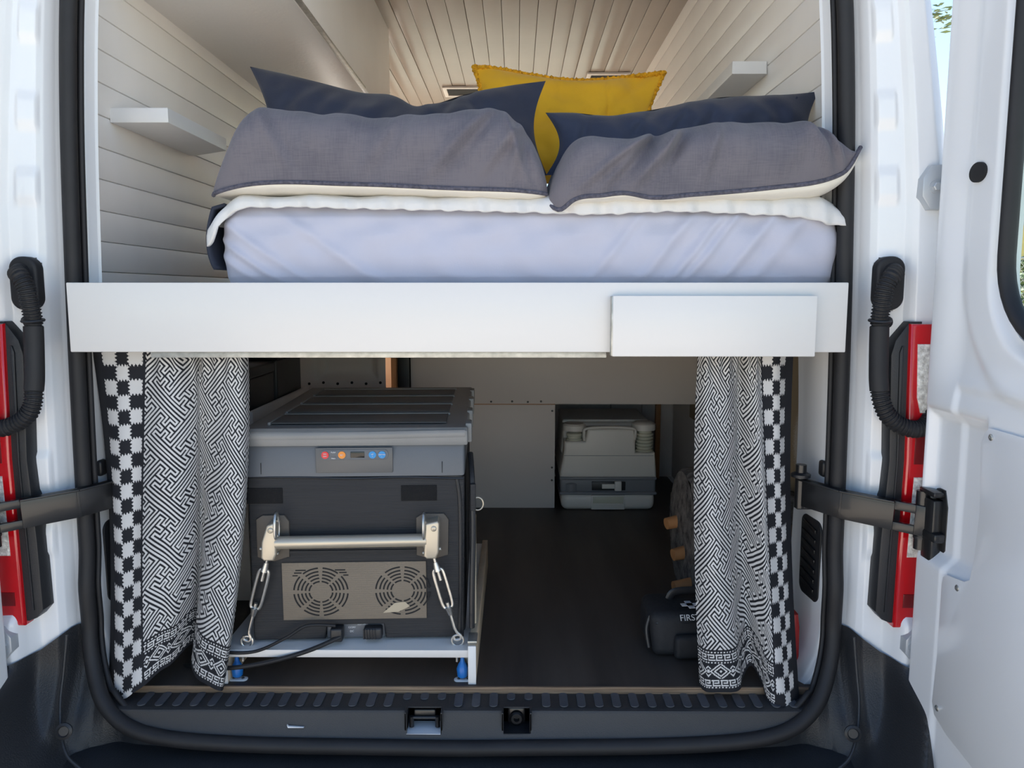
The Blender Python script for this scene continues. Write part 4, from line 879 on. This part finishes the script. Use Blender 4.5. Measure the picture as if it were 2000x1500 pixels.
# turnbuckles tying the fridge handle to the platform
def turnbuckle(label, top, bot):
    top, bot = Vector(top), Vector(bot); tb = thing('turnbuckle', label, 'turnbuckle', bot, group='fridge turnbuckles'); top = top-bot; bot = Vector((0,0,0)); d = (top-bot).normalized(); L = (top-bot).length
    side = d.cross(Vector((0,-1,0))).normalized(); P = lambda k, o=0: bot+d*(L*k)+side*o
    # shackle round the bar
    n_ = []
    for a in np.linspace(-.5*math.pi, 1.5*math.pi, 25)[:-1]: n_.append(P(1.0)+Vector((0,.014*math.cos(a),-.008+.030*math.sin(a))))
    mk('shackle', tube(n_, .0032, 10, closed=True), 'steel', tb)
    n_ = [P(.83)+side*(.012*math.cos(a))+d*(.024*math.sin(a)) for a in np.linspace(0,2*math.pi,22)[:-1]]; mk('bow_shackle', tube(n_, .0042, 10, closed=True), 'galv', tb)
    mk('shackle_pin', cyl(P(.76,-.020),P(.76,.020),.004,12), 'galv', tb)
    mk('upper_eye', tube([P(.75)+Vector((0,.008*math.cos(a),0))+d*(.010*math.sin(a)) for a in np.linspace(0,2*math.pi,18)[:-1]], .0035, 8, closed=True), 'galv', tb)
    mk('upper_rod', cyl(P(.50),P(.72),.0036,12), 'zinc', tb); mk('lower_rod', cyl(P(.06),P(.30),.0036,12), 'zinc', tb)
    q = bmesh.new(); cyl(P(.585),P(.66),.0085,14,bm=q,r2=.005); cyl(P(.26),P(.19),.0085,14,bm=q,r2=.005)
    for s_ in (-1, 1): tube(smooth_path([P(.60,s_*.004),P(.57,s_*.0105),P(.42,s_*.0115),P(.28,s_*.0105),P(.25,s_*.004)],5), .0034, 10, bm=q)
    mk('frame', q, 'zinc', tb)
    mk('hook', tube(smooth_path([P(.08),P(.03,.002),P(-.01,.008),P(-.035,.004),P(-.03,-.006),P(.0,-.008)],5), .0034, 10), 'zinc', tb)
    mk('eye_ring', tube([P(-.02)+Vector((.0125*math.cos(a),0,-.006+.0125*math.sin(a))) for a in np.linspace(0,2*math.pi,22)[:-1]], .0026, 10, closed=True), 'zinc', tb)
    mk('eye_stem', lathe([(.008,0),(.008,.006),(.005,.008),(.005,.014)], 16, M=Matrix.Translation(P(-.02)+Vector((0,0,-.031)))), 'zinc', tb)
turnbuckle('zinc turnbuckle tying the fridge handle down on the left', sight(540,1022,1.556), sight(486,1240,1.580)+Vector((0,-.008,.0)))
turnbuckle('zinc turnbuckle tying the fridge handle down on the right', sight(828,1022,1.568), sight(893,1238,1.585)+Vector((0,-.008,.0)))
# power leads
pts = [sight(655,1222,1.575), sight(600,1222,1.56), sight(560,1245,1.555), sight(500,1272,1.55), sight(440,1274,1.55), sight(400,1262,1.60)]
ca = thing('power_lead', 'thin black power lead running from the fridge socket to the left', 'cable', pts[0]); mk('lead', tube([p-pts[0] for p in smooth_path(pts,8)], .0035, 10), 'rubber', ca)
pts = [sight(665,1244,1.572), sight(610,1268,1.552), sight(560,1284,1.545), sight(500,1298,1.54), sight(440,1305,1.545), sight(380,1300,1.60), sight(340,1300,1.68)]
ca = thing('power_lead', 'thick black power lead hanging across the front of the fridge platform', 'cable', pts[0]); mk('lead', tube([p-pts[0] for p in smooth_path(pts,8)], .0048, 10), 'rubber', ca)

# ------------------------------------------------------------------ portable toilet
to = thing('portable_toilet', 'light grey portable toilet standing in the recess under the bed', 'toilet', (.466,2.86,0))
def rb(x0,x1,y0,y1,z0,z1,tx=0,ty=0,bev=.02):
    b_ = box(x0,x1,y0,y1,z0,z1,bev,4); zc = z1-z0
    for v in b_.verts: k = (v.co.z-z0)/zc; v.co.x *= 1-tx*k; v.co.y = v.co.y+ty*k if v.co.y < (y0+y1)/2 else v.co.y
    return b_
wt = mk('waste_tank', rb(-.178,.178,0,.38,.0,.068,-.01,0,.024), 'toilet_light', to)
mk('grip', box(-.064,.064,-.004,.03,.004,.060,.003), 'toilet_light', wt); mk('grip_recess', box(-.058,.058,-.0065,-.003,.030,.056,.001), 'toilet_cream', wt); mk('grip_lip', box(-.060,.060,-.010,-.004,.024,.030,.002), 'toilet_light', wt)
md_ = mk('middle_band', rb(-.182,.182,.006,.385,.066,.128,-.005,0,.010), 'toilet_dark', to)
mk('band_rim', rb(-.186,.186,0,.388,.060,.072,0,0,.005), 'toilet_dark', md_); mk('band_rim', rb(-.185,.185,0,.388,.118,.130,0,0,.005), 'toilet_dark', md_)
mk('drain_cap', lathe([(.036,0),(.036,.03),(.028,.036),(.028,.05),(.024,.052)], 24, M=Matrix.Translation((-.140,.035,.072))), 'toilet_dark', md_)
mk('latch_recess', box(-.062,.066,.0,.010,.078,.112,.002), 'black_plastic', md_); mk('latch_slider', box(-.024,.030,-.006,.004,.086,.104,.002), 'toilet_light', md_); mk('latch_grip', box(.024,.050,-.010,.006,.078,.115,.003), 'toilet_light', md_)
prof = [(-.183,.128),(-.182,.15),(-.172,.20),(-.168,.236),(-.1675,.268),(-.090,.268),(-.088,.278),(-.078,.316),(.094,.316),(.100,.280),(.102,.224),(.176,.224),(.182,.15),(.183,.128)]
ut = mk('flush_tank', prism(prof, .0, .385, 'y', .010, seg=3), 'toilet_light', to)
mk('tank_back', rb(-.178,.178,.075,.385,.20,.328,.06,0,.018), 'toilet_light', ut); mk('seat_lid', rb(-.172,.168,.10,.385,.322,.336,.02,0,.006), 'toilet_light', ut)
mk('tank_line', box(-.168,.17,-.0012,.001,.213,.2145), 'toilet_dark', ut)
mk('filler_cap', lathe([(.030,0),(.030,.006),(.027,.008),(.027,.016),(.031,.018),(.031,.026),(.020,.032)], 24, M=Matrix.Translation((-.128,.036,.268))), 'toilet_cream', ut)
mk('cap_shroud', lathe([(.044,.0),(.044,.02),(.036,.026)], 24, M=Matrix.Translation((-.128,.048,.304))), 'toilet_light', ut)
mk('bellows_pump', lathe([p_ for k in range(6) for p_ in ((.033,.226+k*.0125),(.0335,.232+k*.0125),(.027,.2345+k*.0125),(.027,.237+k*.0125))]+[(.024,.306),(.020,.312)], 26, M=Matrix.Translation((.140,.036,0))), 'toilet_cream', ut)
mk('pump_shroud', lathe([(.046,.0),(.046,.022),(.034,.030)], 24, M=Matrix.Translation((.138,.052,.306))), 'toilet_light', ut)
mk('carry_handle', tube(smooth_path([(-.092,.0,.272),(-.094,-.006,.300),(-.084,-.006,.318),(0,-.006,.323),(.088,-.006,.318),(.100,-.006,.300),(.098,.0,.276)],6), .005, 10), 'toilet_light', ut)

# ------------------------------------------------------------------ things stowed under the bed
# log stool lying on its side, peg legs pointing left
ls = thing('log_stool', 'weathered grey log stool lying on its side with wooden peg legs', 'stool', (.70,2.02,.182))
n_ = 64; xs = np.linspace(-.135,.115,34); A = np.linspace(0,2*math.pi,n_+1); XX, AA = np.meshgrid(xs, A); rr = .178+.006*np.sin(AA*3+1)+.004*np.sin(AA*7)+.005*np.sin(AA*23+XX*8)*1
edge = np.clip((np.minimum(XX+.135,.115-XX))/.02,0,1); rr = rr*(.93+.07*np.sqrt(edge)); lg = grid('log', XX, rr*np.cos(AA), rr*np.sin(AA), 'weathered_log', ls, smooth=70)
for x in (-.135,.115):
    q = bmesh.new(); q.faces.new([q.verts.new((x, .166*math.cos(a), .166*math.sin(a))) for a in A[:-1]]); mk('log_end', q, 'weathered_log', lg)
for y, z, L in ((-.02,-.045,.030),(.08,.010,.030),(-.11,-.10,.045)): mk('peg_leg', cyl((-.12,y,z),(-.135-L,y-.012,z-.006),.019,18,r2=.016), 'warm_wood', ls)
mk('wood_tenon', cyl((.10,-.13,.06),(.13,-.15,.062),.014,14), 'warm_wood', ls)
# grey bark slab leaning behind the right curtain
bl = thing('bark_slab', 'weathered split log slab upright beside the right jamb vent', 'log', (.77,1.80,0))
P = [(-.022,0),(.024,0),(.028,.20),(.030,.31),(.022,.345),(-.004,.352),(-.024,.34),(-.028,.20)]
q = prism(P, -.03, .05, 'y', .006, seg=3); bmesh.ops.subdivide_edges(q, edges=q.edges[:], cuts=3)
for v in q.verts: v.co += Vector((.004*math.sin(v.co.z*70+v.co.y*40), .004*math.sin(v.co.z*50), 0))
mk('slab', q, 'weathered_log', bl); mk('knot', lathe([(.014,0),(.012,.006),(.006,.004)], 14, M=Matrix.Translation((-.004,-.034,.27)) @ Matrix.Rotation(R(90),4,'X')), 'bark', bl)
# first aid bag
fa = thing('first_aid_bag', 'small black first aid bag with white lettering on the floor', 'bag', (.515,1.735,0), R(6))
b_ = box(-.095,.115,-.062,.075,.004,.108,.022,4)
for v in b_.verts:
    v.co += Vector((.004*math.sin(v.co.z*60+v.co.y*30), .004*math.sin(v.co.x*55), .004*math.sin(v.co.x*40+1)*(v.co.z > .08))); v.co.y += (.108-v.co.z)*-.10
mk('bag_body', b_, 'bag_black', fa); mk('front_pocket', box(-.050,.10,-.088,-.064,.006,.060,.010,3), 'bag_black', fa)
mk('zip', tube([(-.088,-.055,.082),(0,-.0635,.084),(.105,-.055,.082)], .003, 8), 'black_plastic', fa); mk('carry_strap', tube(smooth_path([(-.035,.02,.106),(-.025,.02,.122),(.01,.02,.126),(.05,.02,.122),(.06,.02,.106)],5), .006, 10, sq=(1.6,.5)), 'black_plastic', fa)
mk('side_strap', tube(smooth_path([(-.095,-.03,.09),(-.104,-.035,.06),(-.100,-.045,.02)],5), .005, 8), 'black_plastic', fa)
TM = Matrix.Translation((.035,-.045,.1115)) @ Matrix.Rotation(R(6),4,'Y') @ Matrix.Rotation(R(8),4,'X')
text_mesh('lettering', 'FIRST AID', .020, Matrix.Translation((.008,-.064,.095)) @ Matrix.Rotation(R(52),4,'X'), 'print_white', fa)
q = bmesh.new(); box(-.020,.020,-.007,.007,0,.0012, bm=q); box(-.007,.007,-.020,.020,0,.0012, bm=q); bmesh.ops.transform(q, matrix=Matrix.Translation((.000,-.026,.1095)), verts=q.verts[:]); mk('white_cross', q, 'print_white', fa)
# red plastic marker
rd_ = prism([(-.012,0),(.010,.0),(.008,.10),(.004,.130),(-.010,.128)], -.02, .02, 'y', .003); ro = mk('red_reflector', rd_, 'red_plastic', None); ro.location = (.727,1.625,.002); tag(ro, 'red plastic reflector standing behind the right curtain', 'reflector')
# stowage left of the fridge: white crate side with black battery boxes
cr = thing('storage_tray', 'low white tray holding black boxes left of the fridge', 'tray', (0,0,0))
mk('tray_side', box(-.583,-.570,1.985,2.52,.40,.520,.002), 'shelf_white', cr); mk('tray_front', box(-.80,-.570,1.972,1.985,.40,.520,.002), 'shelf_white', cr); mk('tray_base', box(-.80,-.570,1.972,2.52,.385,.40,.002), 'shelf_white', cr); mk('tray_stand', box(-.80,-.60,1.99,2.50,0,.385,.002), 'shelf_white', cr)
for x0, x1, y0, y1, z1, lb in ((-.74,-.590,2.00,2.22,.60,'square black battery box at the front of the white tray'),(-.72,-.590,2.25,2.50,.63,'taller black battery box at the back of the white tray')):
    bb = thing('battery_box', lb, 'battery', ((x0+x1)/2,(y0+y1)/2,.40), group='battery boxes'); hx, hy = (x1-x0)/2, (y1-y0)/2
    mk('case', box(-hx,hx,-hy,hy,0,z1-.40,.006,3), 'black_plastic', bb); ll = mk('lid', box(-hx-.003,hx+.003,-hy-.003,hy+.003,z1-.40,z1-.37,.006,3), 'black_plastic', bb)
    for sx in (-1,1): mk('terminal', cyl((sx*hx*.5,-hy*.5,z1-.37),(sx*hx*.5,-hy*.5,z1-.355),.008,14), 'zinc', ll)

# ------------------------------------------------------------------ black latches by the mattress
for s, u in ((-1,0),(1,0)):
    lt = thing('jamb_buffer', 'small black rubber buffer on the %s jamb above the front board' % ('left' if s < 0 else 'right'), 'buffer', (0,0,0), group='jamb buffers')
    mk('buffer_pad', box(min(s*.748,s*.772),max(s*.748,s*.772),1.592,1.612,.845,.890,.008,3), 'rubber', lt); mk('buffer_strip', box(min(s*.758,s*.772),max(s*.758,s*.772),1.578,1.590,.84,1.12,.003), 'rubber', lt)

# ------------------------------------------------------------------ beyond the right door: fence, shed, tree
fe = thing('chain_link_fence', 'wire chain-link fence seen through the right door window', 'fence', (0,0,GZ))
FX0, FX1, FY, FH = 5.5, 13.5, 12.0, 1.95
q = bmesh.new(); st_ = .11; n_ = int((FX1-FX0)/st_)+int(FH/st_)
for i_ in range(-int(FH/st_), int((FX1-FX0)/st_)):
    for d_ in (1,-1):
        x0 = FX0+i_*st_; a = (x0, 0.05) if d_ > 0 else (x0, FH); b = (x0+FH-.05, FH) if d_ > 0 else (x0+FH-.05, .05)
        tube([(a[0],FY+.004*d_,a[1]),(b[0],FY+.004*d_,b[1])], .0055, 4, caps=False, bm=q)
wm = mk('wire_mesh', q, 'galv', fe, None); wm['kind'] = 'stuff'
for z in (.06,1.0,1.95): mk('rail', cyl((FX0,FY,z),(FX1+2,FY,z),.018,10), 'galv', fe)
for x in (5.6,8.1,10.6,13.1): mk('post', cyl((x,FY,0),(x,FY,2.0),.03,12), 'galv', fe)
mk('low_kerb', box(FX0,FX1+2,FY+.2,FY+.4,0,.35,.01), 'shelf_white', fe)
sh = thing('yellow_shed', 'yellow shed with a corrugated roof beyond the fence', 'shed', (0,0,GZ))
mk('wall', box(9,26,22,28,0,3.35), 'shed_wall', sh)
xs = np.linspace(8.6,26.4,500); X, T = np.meshgrid(xs, np.linspace(0,1,6)); Zr = 3.42+.2*T+.035*np.sin(X*30); grid('roof', X, 21.6+6.6*T, Zr, 'shed_roof', sh)
mk('fascia', box(8.6,26.4,21.58,21.64,3.25,3.44), 'shed_roof', sh)
def tree(label, loc, h, rad, n, seed, zmin=.25):
    tr_ = thing('tree', label, 'tree', loc); r_ = random.Random(seed)
    mk('trunk', tube([(0,0,0),(.05,0,h*.35),(-.04,.03,h*.6),(.02,0,h*.9)], [.09,.07,.05,.015], 10), 'bark', tr_)
    q = bmesh.new()
    for i_ in range(n):
        a, z = r_.uniform(0,6.28), r_.uniform(zmin,1.0); r = rad*math.sqrt(r_.random())*abs(math.sin(min(1,z)*2.7+.25)); c = Vector((r*math.cos(a), r*math.sin(a), h*z)); M = Matrix.Translation(c) @ Matrix.Rotation(r_.uniform(0,6.28),4,'Z') @ Matrix.Rotation(r_.uniform(-1.2,1.2),4,'X'); L = r_.uniform(.08,.16)
        V = [q.verts.new(M @ Vector(p)) for p in ((-L,0,0),(0,-L*.28,.01),(L,0,0),(0,L*.28,.01))]; q.faces.new(V)
    fo_ = mk('foliage', q, 'leaf', tr_, None); fo_['kind'] = 'stuff'
tree('olive green shrub behind the fence in the door window', (9.6,13.6,GZ), 2.4, 1.0, 2600, 3)
tree('thin leafed tree whose top shows against the sky beside the right pillar', (9.95,19.0,GZ), 8.05, 1.9, 70, 5, .93)
